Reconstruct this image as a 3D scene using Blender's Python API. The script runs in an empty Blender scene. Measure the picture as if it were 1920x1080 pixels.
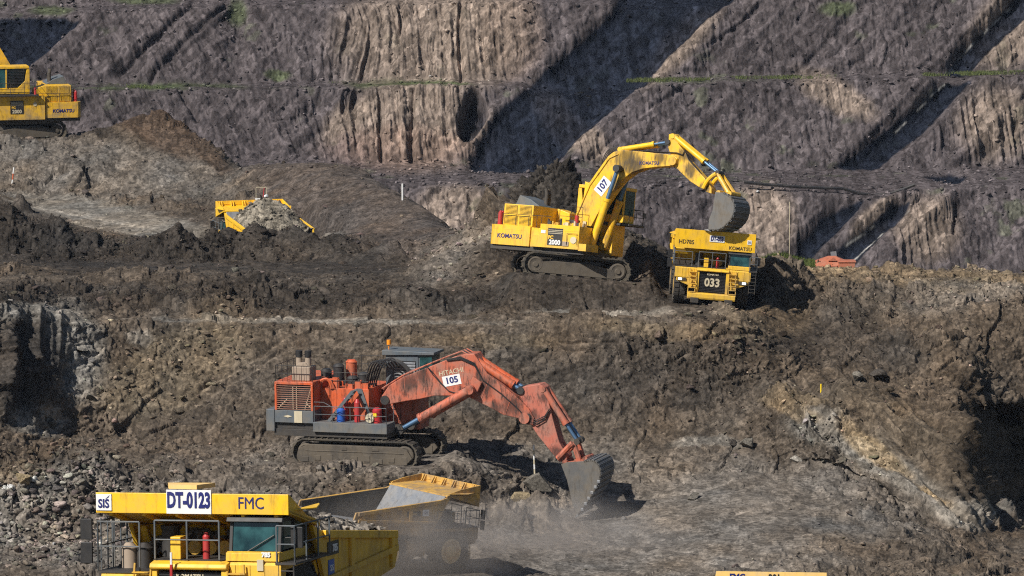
import bpy, bmesh, math, random
import numpy as np
from mathutils import Vector, Matrix, Euler
R = math.radians
random.seed(7)
sc = bpy.context.scene
col = sc.collection

# ------------------------------------------------------------------ camera, sky, sun, exposure
F = 10000.0                      # focal length in pixels of the 1920 wide photograph (a long telephoto)
PITCH = R(7.0)
CAMZ = 60.0
cam = bpy.data.cameras.new('camera'); camo = bpy.data.objects.new('camera', cam); col.objects.link(camo)
cam.sensor_width = 36.0; cam.lens = 36.0 * F / 1920.0
cam.clip_start = 1.0; cam.clip_end = 5000.0
camo.location = (0, 0, CAMZ); camo.rotation_euler = (math.pi / 2 - PITCH, 0, 0)
sc.camera = camo

SUN_EL = R(44)          # the sun stands to the left of and behind the camera
SUNV = Vector((math.cos(SUN_EL) * -0.713, math.cos(SUN_EL) * -0.701, math.sin(SUN_EL)))
w = bpy.data.worlds.new('World'); sc.world = w; w.use_nodes = True
nt = w.node_tree; nt.nodes.clear()
sky = nt.nodes.new('ShaderNodeTexSky'); sky.sky_type = 'NISHITA'; sky.sun_disc = False
sky.sun_elevation = SUN_EL; sky.sun_rotation = math.atan2(SUNV.x, SUNV.y)
sky.air_density = 1.0; sky.dust_density = 0.6; sky.ozone_density = 1.0
bg = nt.nodes.new('ShaderNodeBackground'); bg.inputs[1].default_value = 0.05
wo = nt.nodes.new('ShaderNodeOutputWorld')
nt.links.new(sky.outputs[0], bg.inputs[0]); nt.links.new(bg.outputs[0], wo.inputs[0])
sun = bpy.data.lights.new('sun', 'SUN'); sun.energy = 5.0; sun.angle = R(0.5); sun.color = (1.0, 0.95, 0.87)
suno = bpy.data.objects.new('sun', sun); col.objects.link(suno)
suno.rotation_euler = SUNV.to_track_quat('Z', 'Y').to_euler()
sc.view_settings.view_transform = 'Standard'; sc.view_settings.look = 'None'
sc.view_settings.exposure = 0.27; sc.view_settings.gamma = 1.0
sc.cycles.use_denoising = False; sc.cycles.use_adaptive_sampling = False
sc.cycles.filter_width = 1.15
sc.cycles.max_bounces = 6; sc.cycles.diffuse_bounces = 3; sc.cycles.volume_bounces = 1
sc.cycles.transparent_max_bounces = 12
sc.render.film_transparent = False

# ------------------------------------------------------------------ from a sighting to a place: pixel and distance -> metres
FW = np.array([0, math.cos(PITCH), -math.sin(PITCH)]); UPV = np.array([0, math.sin(PITCH), math.cos(PITCH)])
def P(px, py, Y):
    px = np.asarray(px, float); py = np.asarray(py, float); Y = np.asarray(Y, float)
    a = (px - 960) / F; b = -(py - 540) / F
    dy = FW[1] + b * UPV[1]; dz = FW[2] + b * UPV[2]
    t = Y / dy
    return np.stack([a * t, Y + 0 * t, CAMZ + dz * t], -1)
def PV(px, py, Y): return Vector(P(px, py, Y).tolist())

# ------------------------------------------------------------------ noise
def h3(ix, iy, iz, seed):
    h = (ix.astype(np.uint32) * np.uint32(374761393)) ^ (iy.astype(np.uint32) * np.uint32(668265263)) ^ (iz.astype(np.uint32) * np.uint32(2246822519)) ^ np.uint32((seed * 3266489917) & 0xffffffff)
    h ^= h >> np.uint32(15); h *= np.uint32(2246822519); h ^= h >> np.uint32(13); h *= np.uint32(3266489917); h ^= h >> np.uint32(16)
    return (h & np.uint32(0xffffff)).astype(np.float32) / np.float32(16777215.0)
def vn(p, f, seed=0):
    q = (p * f).astype(np.float32) + np.float32(1000.0)
    i = np.floor(q).astype(np.int64); t = q - i; t = t * t * (3 - 2 * t)
    x, y, z = i[..., 0], i[..., 1], i[..., 2]; tx, ty, tz = t[..., 0], t[..., 1], t[..., 2]
    def L(a, b, k): return a + (b - a) * k
    c = [h3(x + dx, y + dy, z + dz, seed) for dz in (0, 1) for dy in (0, 1) for dx in (0, 1)]
    return L(L(L(c[0], c[1], tx), L(c[2], c[3], tx), ty), L(L(c[4], c[5], tx), L(c[6], c[7], tx), ty), tz) * 2 - 1
def fbm(p, f, n, seed=0, g=0.5):
    s = 0; a = 1.0; tot = 0
    for k in range(n):
        s = s + a * vn(p, f, seed + k * 17); tot += a; a *= g; f *= 2.03
    return s / tot
def ridged(p, f, n, seed=0):
    s = 0; a = 1.0; tot = 0
    for k in range(n):
        s = s + a * (1 - 2 * np.abs(vn(p, f, seed + k * 13))); tot += a; a *= 0.5; f *= 2.1
    return s / tot
def cells(x, y, seed):
    """Voronoi facets: distance to the nearest seed, a random number of the cell and a random tilted plane in it."""
    ix = np.floor(x).astype(np.int64); iy = np.floor(y).astype(np.int64)
    z = np.zeros_like(ix)
    best = np.full(x.shape, 9.0, np.float32); sec = best.copy(); rid = np.zeros(x.shape, np.float32); pl = np.zeros(x.shape, np.float32)
    for dx in (-1, 0, 1):
        for dy in (-1, 0, 1):
            cx = ix + dx; cy = iy + dy
            r1 = h3(cx, cy, z, seed); r2 = h3(cx, cy, z + 1, seed); r3 = h3(cx, cy, z + 2, seed); r4 = h3(cx, cy, z + 3, seed)
            ddx = (x - (cx + r1)).astype(np.float32); ddy = (y - (cy + r2)).astype(np.float32)
            d = np.sqrt(ddx * ddx + ddy * ddy)
            m = d < best
            sec = np.where(m, best, np.minimum(sec, d)); best = np.where(m, d, best)
            rid = np.where(m, r3, rid); pl = np.where(m, ddx * (r4 - .5) * 2 + ddy * (r3 * 7 % 1 - .5) * 2, pl)
    return best, sec, rid, pl
def sm(a, b, x):
    t = np.clip((x - a) / (b - a), 0, 1); return t * t * (3 - 2 * t)
def blur(a, s, axis):
    if s <= 0: return a
    n = int(3 * s) + 1; k = np.exp(-0.5 * (np.arange(-n, n + 1) / s) ** 2); k /= k.sum()
    pad = [(0, 0)] * a.ndim; pad[axis] = (n, n)
    b = np.pad(a, pad, mode='edge'); out = np.zeros_like(a)
    for j, kk in enumerate(k):
        sl = [slice(None)] * a.ndim; sl[axis] = slice(j, j + a.shape[axis]); out += kk * b[tuple(sl)]
    return out
def inpoly(px, py, poly):
    ins = np.zeros(px.shape, bool); n = len(poly)
    for i in range(n):
        x1, y1 = poly[i]; x2, y2 = poly[(i + 1) % n]
        if y1 == y2: continue
        c = ((y1 > py) != (y2 > py)) & (px < (x2 - x1) * (py - y1) / (y2 - y1) + x1)
        ins ^= c
    return ins
def segd(px, py, pts):
    d = np.full(px.shape, 1e9)
    for (x1, y1), (x2, y2) in zip(pts[:-1], pts[1:]):
        vx, vy = x2 - x1, y2 - y1; t = np.clip(((px - x1) * vx + (py - y1) * vy) / (vx * vx + vy * vy), 0, 1)
        d = np.minimum(d, np.hypot(px - x1 - t * vx, py - y1 - t * vy))
    return d

def rows_to_grid(rows, ncol, step, smx, smt, x0=-150, x1=2070, dymax=None):
    us = np.linspace(x0, x1, ncol)
    A = []
    for r in rows:
        r = sorted(r); xs = [q[0] for q in r]
        A.append((np.interp(us, xs, [q[1] for q in r]), np.interp(us, xs, [q[2] for q in r])))
    py = []; Y = []
    for k in range(len(A) - 1):
        d = np.abs(A[k + 1][0] - A[k][0]); vis = (np.minimum(A[k][0], A[k + 1][0]) < 1100)
        n = int(max(5, np.percentile(d, 85) / step)) if vis.any() else 10
        n = min(n, 150)
        if dymax and (np.minimum(A[k][0], A[k + 1][0]) < 1000).mean() > .5: n = max(n, min(210, int(np.median(np.abs(A[k + 1][1] - A[k][1])) / (dymax[k] if k in dymax else .36))))
        for j in range(n):
            t = j / n
            py.append(A[k][0] * (1 - t) + A[k + 1][0] * t); Y.append(A[k][1] * (1 - t) + A[k + 1][1] * t)
    py.append(A[-1][0]); Y.append(A[-1][1])
    py = np.array(py); Y = np.array(Y)
    py = blur(blur(py, smx, 1), smt, 0); Y = blur(blur(Y, smx, 1), smt, 0)
    px = np.broadcast_to(us, py.shape).copy()
    return px, py, Y
def normals(V):
    du = np.gradient(V, axis=1); dv = np.gradient(V, axis=0)
    n = np.cross(du, dv); n /= np.linalg.norm(n, axis=-1, keepdims=True) + 1e-9
    return n
def grid_mesh(name, V, C, mat, smooth=True):
    nr, nc = V.shape[:2]
    me = bpy.data.meshes.new(name)
    idx = np.arange(nr * nc, dtype=np.int32).reshape(nr, nc)
    q = np.stack([idx[:-1, :-1], idx[:-1, 1:], idx[1:, 1:], idx[1:, :-1]], -1).reshape(-1, 4)
    me.vertices.add(nr * nc); me.vertices.foreach_set('co', V.reshape(-1).astype(np.float32))
    me.loops.add(q.size); me.loops.foreach_set('vertex_index', q.reshape(-1))
    me.polygons.add(len(q)); me.polygons.foreach_set('loop_start', np.arange(0, q.size, 4, dtype=np.int32))
    me.polygons.foreach_set('use_smooth', np.full(len(q), smooth))
    me.update(calc_edges=True)
    at = me.color_attributes.new('soil', 'FLOAT_COLOR', 'POINT')
    c4 = np.ones((nr * nc, 4), np.float32); c4[:, :3] = C.reshape(-1, 3); at.data.foreach_set('color', c4.reshape(-1))
    me.materials.append(mat)
    o = bpy.data.objects.new(name, me); col.objects.link(o)
    return o

# ------------------------------------------------------------------ materials
def newmat(name):
    m = bpy.data.materials.new(name); m.use_nodes = True
    return m, m.node_tree, m.node_tree.nodes['Principled BSDF']
def soil_mat(name, fine=9.0, bump=0.5, contrast=0.35, bd=0.06, peb=4.5, zs=1.0, spec=.12):
    m, t, b = newmat(name); N = t.nodes.new; L = t.links.new
    at = N('ShaderNodeVertexColor'); at.layer_name = 'soil'
    tc = N('ShaderNodeNewGeometry')
    n1 = N('ShaderNodeTexNoise'); n1.inputs['Scale'].default_value = 1.3; n1.inputs['Detail'].default_value = 10; n1.inputs['Roughness'].default_value = 0.7
    n2 = N('ShaderNodeTexNoise'); n2.inputs['Scale'].default_value = fine; n2.inputs['Detail'].default_value = 5; n2.inputs['Roughness'].default_value = 0.7
    mp = N('ShaderNodeMapping'); mp.inputs['Scale'].default_value = (1, 1, zs); L(tc.outputs['Position'], mp.inputs['Vector'])
    L(mp.outputs[0], n1.inputs['Vector']); L(mp.outputs[0], n2.inputs['Vector'])
    vo = N('ShaderNodeTexVoronoi'); vo.inputs['Scale'].default_value = peb; L(mp.outputs[0], vo.inputs['Vector'])
    sx = N('ShaderNodeSeparateColor'); L(vo.outputs['Color'], sx.inputs[0])
    mr3 = N('ShaderNodeMapRange'); mr3.inputs['To Min'].default_value = 0.6; mr3.inputs['To Max'].default_value = 1.45; L(sx.outputs[0], mr3.inputs['Value'])
    mr = N('ShaderNodeMapRange'); mr.inputs['From Min'].default_value = 0.3; mr.inputs['From Max'].default_value = 0.7
    mr.inputs['To Min'].default_value = 1 - contrast; mr.inputs['To Max'].default_value = 1 + contrast
    L(n1.outputs['Fac'], mr.inputs['Value'])
    mr2 = N('ShaderNodeMapRange'); mr2.inputs['From Min'].default_value = 0.35; mr2.inputs['From Max'].default_value = 0.7
    mr2.inputs['To Min'].default_value = 0.7; mr2.inputs['To Max'].default_value = 1.35
    L(n2.outputs['Fac'], mr2.inputs['Value'])
    mu = N('ShaderNodeMath'); mu.operation = 'MULTIPLY'; L(mr.outputs[0], mu.inputs[0]); L(mr2.outputs[0], mu.inputs[1])
    mu2 = N('ShaderNodeMath'); mu2.operation = 'MULTIPLY'; L(mu.outputs[0], mu2.inputs[0]); L(mr3.outputs[0], mu2.inputs[1]); mu = mu2
    mx = N('ShaderNodeVectorMath'); mx.operation = 'SCALE'; L(at.outputs['Color'], mx.inputs[0]); L(mu.outputs[0], mx.inputs['Scale'])
    L(mx.outputs[0], b.inputs['Base Color'])
    b.inputs['Roughness'].default_value = 0.95; b.inputs['Specular IOR Level'].default_value = spec
    bp = N('ShaderNodeBump'); bp.inputs['Strength'].default_value = bump; bp.inputs['Distance'].default_value = bd
    L(n2.outputs['Fac'], bp.inputs['Height']); L(bp.outputs[0], b.inputs['Normal'])
    return m
SOIL = soil_mat('loose_soil')
WALLROCK = soil_mat('wall_rock', fine=3.0, bump=0.6, contrast=0.34, bd=0.15, peb=1.6, zs=.38, spec=.0)

# soil colours, as the ground itself has them
BROWN = np.array([.077, .061, .0465]); GREY = np.array([.128, .112, .096]); BLACK = np.array([.026, .0225, .020])
TAN = np.array([.20, .148, .092]); LIGHT = np.array([.255, .232, .20]); PURP = np.array([.068, .055, .047]); DARK = np.array([.038, .032, .027])
RUST = np.array([.060, .041, .029])
# ------------------------------------------------------------------ the mine ground: one sheet from the near ramp to the floor of the far pit
ROWS = [
 [(-150,1700,112),(2070,1700,112)],
 [(-150,1330,160),(2070,1330,160)],
 [(-150,1260,240),(2070,1260,240)],
 [(-150,1205,292),(2070,1205,292)],
 [(-150,1110,320),(300,1110,320),(1300,1108,320),(1700,1112,318),(1800,1120,318),(2070,1120,318)],
 # B1 toe of the lower bank
 [(-150,1010,332),(0,1010,332),(300,1000,333),(560,962,335),(700,950,337),(900,935,340),(1000,950,342),(1080,962,342),(1200,935,345),(1350,890,349),(1430,875,351),(1500,872,352),(1600,905,350),(1700,965,345),(1780,1002,341),(1830,1018,340),(1880,1022,343),(2070,1022,345)],
 # B2 edge of the pad of the orange excavator; mid height of the right hand pit wall
 [(-150,895,336),(0,890,336),(200,888,337),(400,886,338),(560,886,338),(700,888,338),(800,886,339),(900,885,342),(1000,900,346),(1100,905,348),(1200,885,350),(1350,858,352),(1430,818,353),(1500,812,353),(1600,830,352),(1700,862,349),(1780,890,347),(1815,920,348),(1850,945,357),(1905,960,366),(2070,960,368)],
 # B3 toe of the main bank; rim of the right hand pit wall
 [(-150,800,340),(0,800,345),(50,805,347),(100,818,349.5),(200,832,351),(400,845,351),(560,842,352),(800,834,352),(1000,830,353),(1100,840,353),(1200,832,353),(1350,815,354),(1430,762,355),(1500,752,355),(1600,750,355),(1700,750,355),(1790,762,354),(1808,768,357),(1832,775,365),(1905,785,372),(2070,790,374)],
 # B4
 [(-150,690,343),(0,690,347.5),(60,690,350),(110,700,353),(200,720,354),(400,740,355),(800,735,356),(1000,735,357),(1200,740,357),(1350,735,357),(1430,728,358),(1500,720,359),(1600,718,360),(1700,720,360),(1790,735,360),(1830,752,362),(1920,756,364),(2070,756,365)],
 # B5 crest of the main bank
 [(-150,588,347),(0,588,351),(60,582,353.5),(110,600,356),(200,606,360),(400,608,361),(700,608,361),(1000,602,361),(1150,600,361),(1260,604,361),(1330,610,361),(1400,618,361),(1450,638,362),(1540,655,365),(1600,640,366),(1700,618,366),(1800,604,367),(1920,596,368),(2070,596,369)],
 # B6
 [(-150,560,352),(0,562,352),(60,568,356),(110,585,361),(200,588,364),(400,590,365),(700,588,366),(1000,590,366),(1260,587,366),(1330,585,366),(1420,582,366),(1500,606,368),(1600,590,370),(1700,570,371),(1800,556,372),(1920,546,374),(2070,546,375)],
 # B7 top of the dark bank on the bench
 [(-150,520,372),(0,525,372),(300,528,372),(600,530,372),(900,528,372),(1000,535,371),(1100,536,371),(1200,545,370),(1260,560,370),(1420,562,370),(1500,560,373),(1600,546,375),(1700,540,376),(1920,530,380),(2070,530,381)],
 # B8 crest on the right, flat ground on the left
 [(-150,485,392),(0,490,392),(200,495,394),(500,496,395),(700,500,393),(800,500,388),(900,482,382),(1000,486,380),(1100,496,380),(1180,500,379),(1260,508,378),(1340,508,378),(1430,501,379),(1520,504,380),(1600,511,381),(1700,513,382),(1800,515,383),(1920,519,385),(2070,520,386)],
 # B9 rock pile behind the yellow excavator
 [(-150,450,412),(0,455,412),(200,470,412),(400,475,412),(600,470,410),(700,468,405),(800,462,398),(860,446,392),(905,420,388),(985,368,386),(1035,332,386),(1088,366,385),(1180,432,384),(1230,465,384),(1280,512,388),(1430,540,392),(1920,555,396),(2070,560,396)],
 # B10 road on the left
 [(-150,405,440),(0,410,440),(100,425,435),(200,430,435),(400,425,430),(600,418,425),(700,412,420),(800,425,410),(870,438,400),(950,470,400),(1040,480,400),(1200,520,400),(1430,560,405),(2070,580,405)],
 [(-150,365,462),(0,368,462),(200,368,462),(400,372,458),(450,365,452),(600,340,438),(700,345,432),(800,392,422),(870,450,412),(950,500,410),(1200,560,412),(1430,600,415),(2070,620,415)],
 [(-150,310,468),(0,310,468),(200,300,468),(350,310,466),(440,335,462),(480,322,456),(560,310,450),(650,314,446),(700,335,440),(780,385,432),(870,470,424),(950,540,420),(1200,600,420),(1430,640,425),(2070,660,425)],
 # B13 crest in front of the far excavator
 [(-150,266,474),(0,267,474),(150,264,474),(200,250,474),(240,222,474),(290,214,474),(340,238,472),(400,275,470),(440,317,468),(480,313,462),(560,305,456),(640,308,452),(700,342,448),(780,400,440),(870,480,432),(950,560,430),(2070,690,432)],
 [(-150,257,490),(0,257,490),(150,257,488),(180,254,486),(230,240,484),(290,235,482),(340,260,480),(440,340,475),(560,325,470),(640,330,465),(870,520,440),(2070,700,440)],
 [(-150,400,512),(0,400,512),(440,520,500),(640,500,500),(870,660,470),(2070,760,470)],
 [(-150,800,530),(2070,840,500)],
 [(-150,835,575),(2070,835,575)],
 [(-150,800,600),(2070,800,600)],
]
px, py, Y = rows_to_grid(ROWS, 1390, 1.6, 9, 2.5, dymax={10: .25, 11: .2, 12: .09, 13: .2, 14: .22, 15: .2, 16: .25})
V = P(px, py, Y)
# footprints: a level (or tilted) pad under each machine, given later by the placing of the machines
def blob(x, y, cx, cy, rx, ry, a=0.0):
    ca, sa = math.cos(R(a)), math.sin(R(a)); dx, dy = x - cx, y - cy
    u = (dx * ca + dy * sa) / rx; v = (-dx * sa + dy * ca) / ry
    return np.hypot(u, v)
# loose heaps: x pixel, y pixel of the base, distance, height and half widths in metres
MOUNDS = [(20,478,402,3.0,3.4,2.6),(95,478,402,2.6,2.8,2.6),(-60,470,402,3.0,4,3),(160,482,402,1.5,2.6,2.2),(335,482,402,1.9,3.6,2.4),(275,485,402,1.2,2.6,2.2),(400,482,402,1.7,2.8,2.4),
          (480,478,403,2.1,3.4,2.4),(550,476,403,2.0,3.4,2.4),(625,480,403,1.5,3.4,2.4),(430,478,403,1.9,2.6,2.2),(36,392,446,1.6,1.0,1.2),(720,490,398,1.0,3,2.4),
          (1048,355,386,1.7,1.9,1.5),(1008,362,386,1.3,1.8,1.3),(1075,372,386,.7,1.0,1.2),(1180,500,379,1.6,2.2,1.4),(1225,500,378,1.2,1.8,1.2),(840,500,380,1.2,3.2,2.2),(905,490,378,1.6,2.2,2.0),
          (1010,935,338,1.3,1.7,1.3),(955,945,337,.9,1.3,1.0),(1060,950,338,.7,1.2,.9),(1480,520,376,1.5,1.9,1.6),(185,245,474,.7,1.6,1.6)]
wob = fbm(V, 0.45, 3, 5); wob2 = fbm(V, 1.3, 3, 6); MH = np.zeros(px.shape)
for (mx, my, mY, h, rx, ry) in MOUNDS:
    c = P(mx, my, mY)
    d = np.hypot((V[..., 0] - c[0]) / rx, (V[..., 1] - c[1]) / ry) * (1 + 0.35 * wob + .2 * wob2)
    MH = np.maximum(MH, h * np.clip(1 - d * 0.72, 0, 1) ** 1.15 * 1.2)
V[..., 2] += MH
N0 = normals(V); N0 = blur(blur(N0, 3, 0), 3, 1); N0 /= np.linalg.norm(N0, axis=-1, keepdims=True)
if N0[..., 2].mean() < 0: N0 = -N0
# roughness of the surface, zone by zone (1 = ordinary loose bank)
amp = np.ones(px.shape)
def zone(cx, cy, rx, ry, a=0, soft=0.35):
    d = blob(px, py, cx, cy, rx, ry, a) + 0.22 * wob
    return 1 - sm(1 - soft, 1 + soft, d)
def smooth_zone(k, *z):
    global amp
    m = zone(*z); amp = amp * (1 - m) + k * m
smooth_zone(.22, 1250, 985, 330, 85, -6); smooth_zone(.28, 800, 1040, 500, 60); smooth_zone(.15, 300, 425, 170, 30, 8); smooth_zone(.15, 120, 392, 130, 22, 6); smooth_zone(.24, 680, 375, 210, 70, 16)
smooth_zone(.3, 560, 604, 420, 9, 0); smooth_zone(.3, 450, 505, 480, 14, 0); smooth_zone(.45, 330, 700, 130, 90, -35); smooth_zone(.3, 1590, 733, 95, 12, 3); smooth_zone(.25, 1120, 590, 130, 10)
smooth_zone(.5, 900, 650, 330, 60, -6); smooth_zone(.35, 1480, 630, 60, 45, 30); smooth_zone(.3, 60, 700, 40, 120, 20)
smooth_zone(.9, 650, 700, 560, 90); smooth_zone(.55, 1690, 840, 170, 100, 24); smooth_zone(2.2, 1040, 400, 130, 90); smooth_zone(1.6, 1000, 940, 80, 45); smooth_zone(1.5, 1700, 560, 260, 50, 3); smooth_zone(1.5, 700, 915, 190, 32); smooth_zone(1.4, 450, 560, 460, 26)
smooth_zone(1.5, 1560, 840, 150, 45, 28); smooth_zone(1.3, 150, 980, 220, 70); smooth_zone(1.3, 1330, 680, 160, 60)
near = sm(1120, 1090, py)
amp = amp * (0.35 + 0.65 * near)
S = V[..., 1] * 0.55 + V[..., 2] * 1.0                      # a second axis along the slope
X = V[..., 0]
wx = X + 0.35 * vn(V, 1.1, 91); wy = S + 0.35 * vn(V, 1.1, 92)
D = 0.42 * fbm(V, 0.28, 3, 11) + 0.16 * fbm(V, 1.1, 3, 21) 
patch = .72 + .85 * sm(-.25, .35, fbm(V, .11, 3, 61))
for sz, k, sd, thr in ((4.6, .62, 7, .66), (2.4, .44, 1, .60), (1.15, .27, 2, .46), (.55, .17, 3, .36), (.27, .085, 4, .2)):
    d, s2, rid, pl = cells(wx / sz, wy / sz, sd)
    on = sm(thr, thr + .12, rid)
    D += on * k * (np.clip(1.0 - d * 1.15, 0, 1) ** .7 * .42 + pl * 1.0 + .25 * (rid - .5))
D += 0.08 * fbm(V, 4.0, 3, 33) + .06 * ridged(V, 1.6, 3, 37)
# washed and broken faces: steep wall on the right and the dark fluted face at the left edge
flute = zone(1640, 850, 190, 105, 22) + zone(1860, 870, 90, 130) + zone(55, 690, 75, 110, 20)
flute = np.clip(flute, 0, 1)
flv = ridged(np.stack([X * 1.05, V[..., 1] * .12, S * .05], -1), 1.0, 2, 45)
fl = ridged(np.stack([X * 0.66 + S * 0.36, V[..., 1] * .12, S * .05], -1), 1.0, 2, 44)
D = D * amp * patch + flute * np.where(px < 400, flv * .7, fl * 1.5)
rill = ridged(np.stack([X * .8 + .5 * vn(V, .7, 66), V[..., 1] * .10, S * .10], -1), 1.0, 2, 67) * zone(760, 710, 700, 100, 0); D -= .10 * np.clip(rill, 0, 1) * (amp > .4)
ruts = np.sin((V[..., 1] + .06 * X + .8 * fbm(V, .12, 2, 68)) * 2.6) * np.clip(1 - amp * 2.2, 0, 1) * .045; D += ruts
# tracks pressed and scraped into the ground by the machines: pairs of shallow grooves
TM = np.zeros(px.shape)
for pts, wd, k_ in (([(330,762),(430,705),(530,640)],4,3), ([(352,768),(452,711),(548,650)],4,3), ([(900,1060),(1100,1015),(1300,990),(1480,930)],5,6), ([(930,1075),(1130,1029),(1330,1002),(1500,945)],5,6), ([(1000,985),(1250,1030),(1500,1062)],5,6), ([(1010,1000),(1250,1045),(1480,1078)],5,6), ([(1150,940),(1300,925),(1420,890)],5,5),
   ([(0,395),(200,430),(330,452)],5,6), ([(60,388),(260,425),(420,450)],5,6), ([(20,402),(180,438)],5,6), ([(0,505),(400,498),(760,512)],6,8), ([(0,512),(420,508),(800,520)],6,8), ([(650,596),(900,590),(1250,592)],5,8), ([(500,612),(800,610),(1150,604)],5,8), ([(500,655),(800,640),(1150,650)],4,5), ([(520,668),(820,652),(1150,662)],4,5), ([(560,432),(720,470),(830,500)],4,5)):
    TM = np.maximum(TM, np.exp(-(segd(px + 6 * wob, (py + 1.5 * wob2) * k_, [(a, b * k_) for a, b in pts]) / (wd * 1.6)) ** 2))
D = D * (1 - .75 * TM) - .10 * TM
V1 = V + N0 * D[..., None] * 0.85
V1[..., 2] += D * 0.12

# soils
C = np.broadcast_to(BROWN, V.shape).copy()
def paint(c, k, *z):
    global C
    m = (zone(*z) * k)[..., None]; C = C * (1 - m) + c * m
paint(GREY, .95, 1250, 980, 480, 100, -5, .4); paint(GREY, .9, 700, 1040, 800, 70, 0, .4); paint(GREY, .75, 250, 980, 330, 90)
paint(GREY, .6, 800, 860, 420, 45); paint(LIGHT * .62, .6, 1330, 835, 70, 10)
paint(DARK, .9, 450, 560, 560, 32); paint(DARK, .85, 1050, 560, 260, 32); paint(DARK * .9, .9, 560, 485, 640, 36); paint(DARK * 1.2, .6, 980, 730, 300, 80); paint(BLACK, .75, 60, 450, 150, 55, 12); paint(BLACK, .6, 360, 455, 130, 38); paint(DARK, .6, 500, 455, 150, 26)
paint(GREY * .85, .75, 180, 320, 330, 50, 5); paint(RUST, .95, 290, 240, 95, 34, 28); paint(RUST, .8, 385, 285, 70, 16, 42); paint(RUST, .5, 190, 235, 40, 14); paint(LIGHT * .7, .8, 240, 415, 190, 22, 10); paint(LIGHT * .55, .8, 130, 385, 140, 14, 5)
paint(PURP, .95, 680, 385, 230, 75, 18); paint(LIGHT * .6, .6, 600, 438, 40, 8)
paint(BLACK, .5, 1060, 400, 130, 70); paint(GREY, .7, 860, 480, 85, 42, -25); paint(LIGHT * .7, .5, 1030, 370, 30, 26)
paint(LIGHT * .75, .75, 560, 604, 340, 3.5, 0, .5); paint(LIGHT * .7, .7, 1120, 588, 130, 6)
paint(TAN * .75, .6, 1720, 530, 330, 20, 3, .6); paint(TAN, .6, 1530, 512, 90, 10, 3); paint(TAN, .5, 1860, 528, 60, 9); paint(GREY, .5, 1830, 555, 120, 22)
paint(DARK, .7, 1560, 640, 170, 60, 10); paint(DARK, .55, 1260, 700, 130, 70); paint(GREY, .5, 1750, 585, 60, 22)
paint(TAN * .7, .45, 1430, 600, 90, 35); paint(TAN * .72, .5, 1230, 625, 130, 16, 4); paint(TAN * .6, .4, 900, 640, 150, 14)
paint(BLACK, .6, 160, 256, 60, 12); paint(BLACK, .85, 1045, 358, 72, 48)  # far excavator's ground shadow and dark soil painted together; then the black rock pile
paint(np.array([.074, .057, .040]), .8, 1680, 840, 170, 90, 28); paint(LIGHT * .6, .65, 1560, 835, 90, 26, 22); paint(LIGHT * .7, .7, 1690, 905, 90, 26, 30); paint(np.array([.24, .165, .085]), .6, 1650, 868, 75, 17, 33); paint(np.array([.24, .165, .085]), .7, 1775, 955, 60, 9, 30); paint(TAN, .6, 1490, 790, 55, 9, 25); paint(LIGHT * .8, .8, 1810, 975, 60, 22, 10); paint(TAN * .8, .6, 1490, 768, 60, 16, 10)
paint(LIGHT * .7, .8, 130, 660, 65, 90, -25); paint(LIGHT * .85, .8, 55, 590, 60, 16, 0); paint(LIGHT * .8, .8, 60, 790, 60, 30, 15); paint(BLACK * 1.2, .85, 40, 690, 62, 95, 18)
paint(np.array([.125, .10, .068]), .55, 330, 690, 150, 70, -25); paint(LIGHT * .7, .5, 260, 640, 26, 12)
paint(LIGHT * .75, .5, 60, 930, 90, 40); paint(TAN * .7, .5, 40, 905, 60, 22)
# every clod has its own tone
C = C * (1 + .38 * TM)[..., None]
d, s2, rid, pl = cells(wx / .55, wy / .55, 3); C *= (0.72 + 0.60 * rid)[..., None]
d, s2, rid, pl = cells(wx / 1.15, wy / 1.15, 2); C *= (0.80 + 0.40 * rid)[..., None]
C *= (1 + 0.28 * fbm(V, 0.16, 3, 71))[..., None]
warm = (0.05 * fbm(V, 0.3, 3, 75))[..., None] * np.array([1, 0, -1.2]); C = np.clip(C * (1 + warm * 2), .01, .6)

PADS = []      # (centre, forward, left, half length, half width, clearance): filled by the placing of the machines
def pad(loc, rot, hx, hy, soft=1.6, cx=0.0, lift=0.03):
    PADS.append((np.array(loc), np.array(rot), hx, hy, soft, cx, lift))
# ------------------------------------------------------------------ the far wall of the pit, cut in benches
HR = [
 [(-150,835,578),(2070,835,578)],
 [(-150,560,600),(2070,560,600)],
 [(-150,345,612),(700,346,612),(900,351,612),(1200,347,612),(1400,352,612),(1560,364,611),(1650,370,610),(1720,354,612),(1920,347,614),(2070,346,614)],
 [(-150,300,626),(440,302,626),(800,304,626),(900,308,626),(1030,313,626),(1300,320,627),(1500,320,627),(1700,317,628),(1920,313,630),(2070,312,630)],
 [(-150,168,634),(180,167,634),(400,169,634),(640,163,634),(900,161,634),(1000,160,634),(1200,157,635),(1400,153,636),(1700,147,637),(1920,142,638),(2070,139,638)],
 [(-150,160,639),(180,159,639),(400,161,639),(640,154,639),(900,152,639),(1000,151,639),(1200,148,640),(1400,144,641),(1700,138,642),(1920,133,643),(2070,130,643)],
 [(-150,27,648),(0,25,648),(200,20,648),(300,16,648),(425,9,648),(445,18,652),(465,8,648),(560,8,648),(900,5,648),(1100,4,648),(1300,-8,648),(2070,-20,650)],
 [(-150,18,654),(0,16,654),(250,8,654),(440,1,656),(560,0,654),(900,-4,654),(1100,-5,654),(1300,-17,654),(2070,-29,656)],
 [(-150,-130,664),(2070,-160,666)],
 [(-150,-300,690),(2070,-320,690)],
 [(-150,-345,900),(2070,-345,900)],
]
hx, hy, hY = rows_to_grid(HR, 1240, 1.7, 7, 1.2)
H = P(hx, hy, hY)
hw = fbm(H, 0.10, 3, 305)
hx0, hy0 = hx, hy
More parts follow.
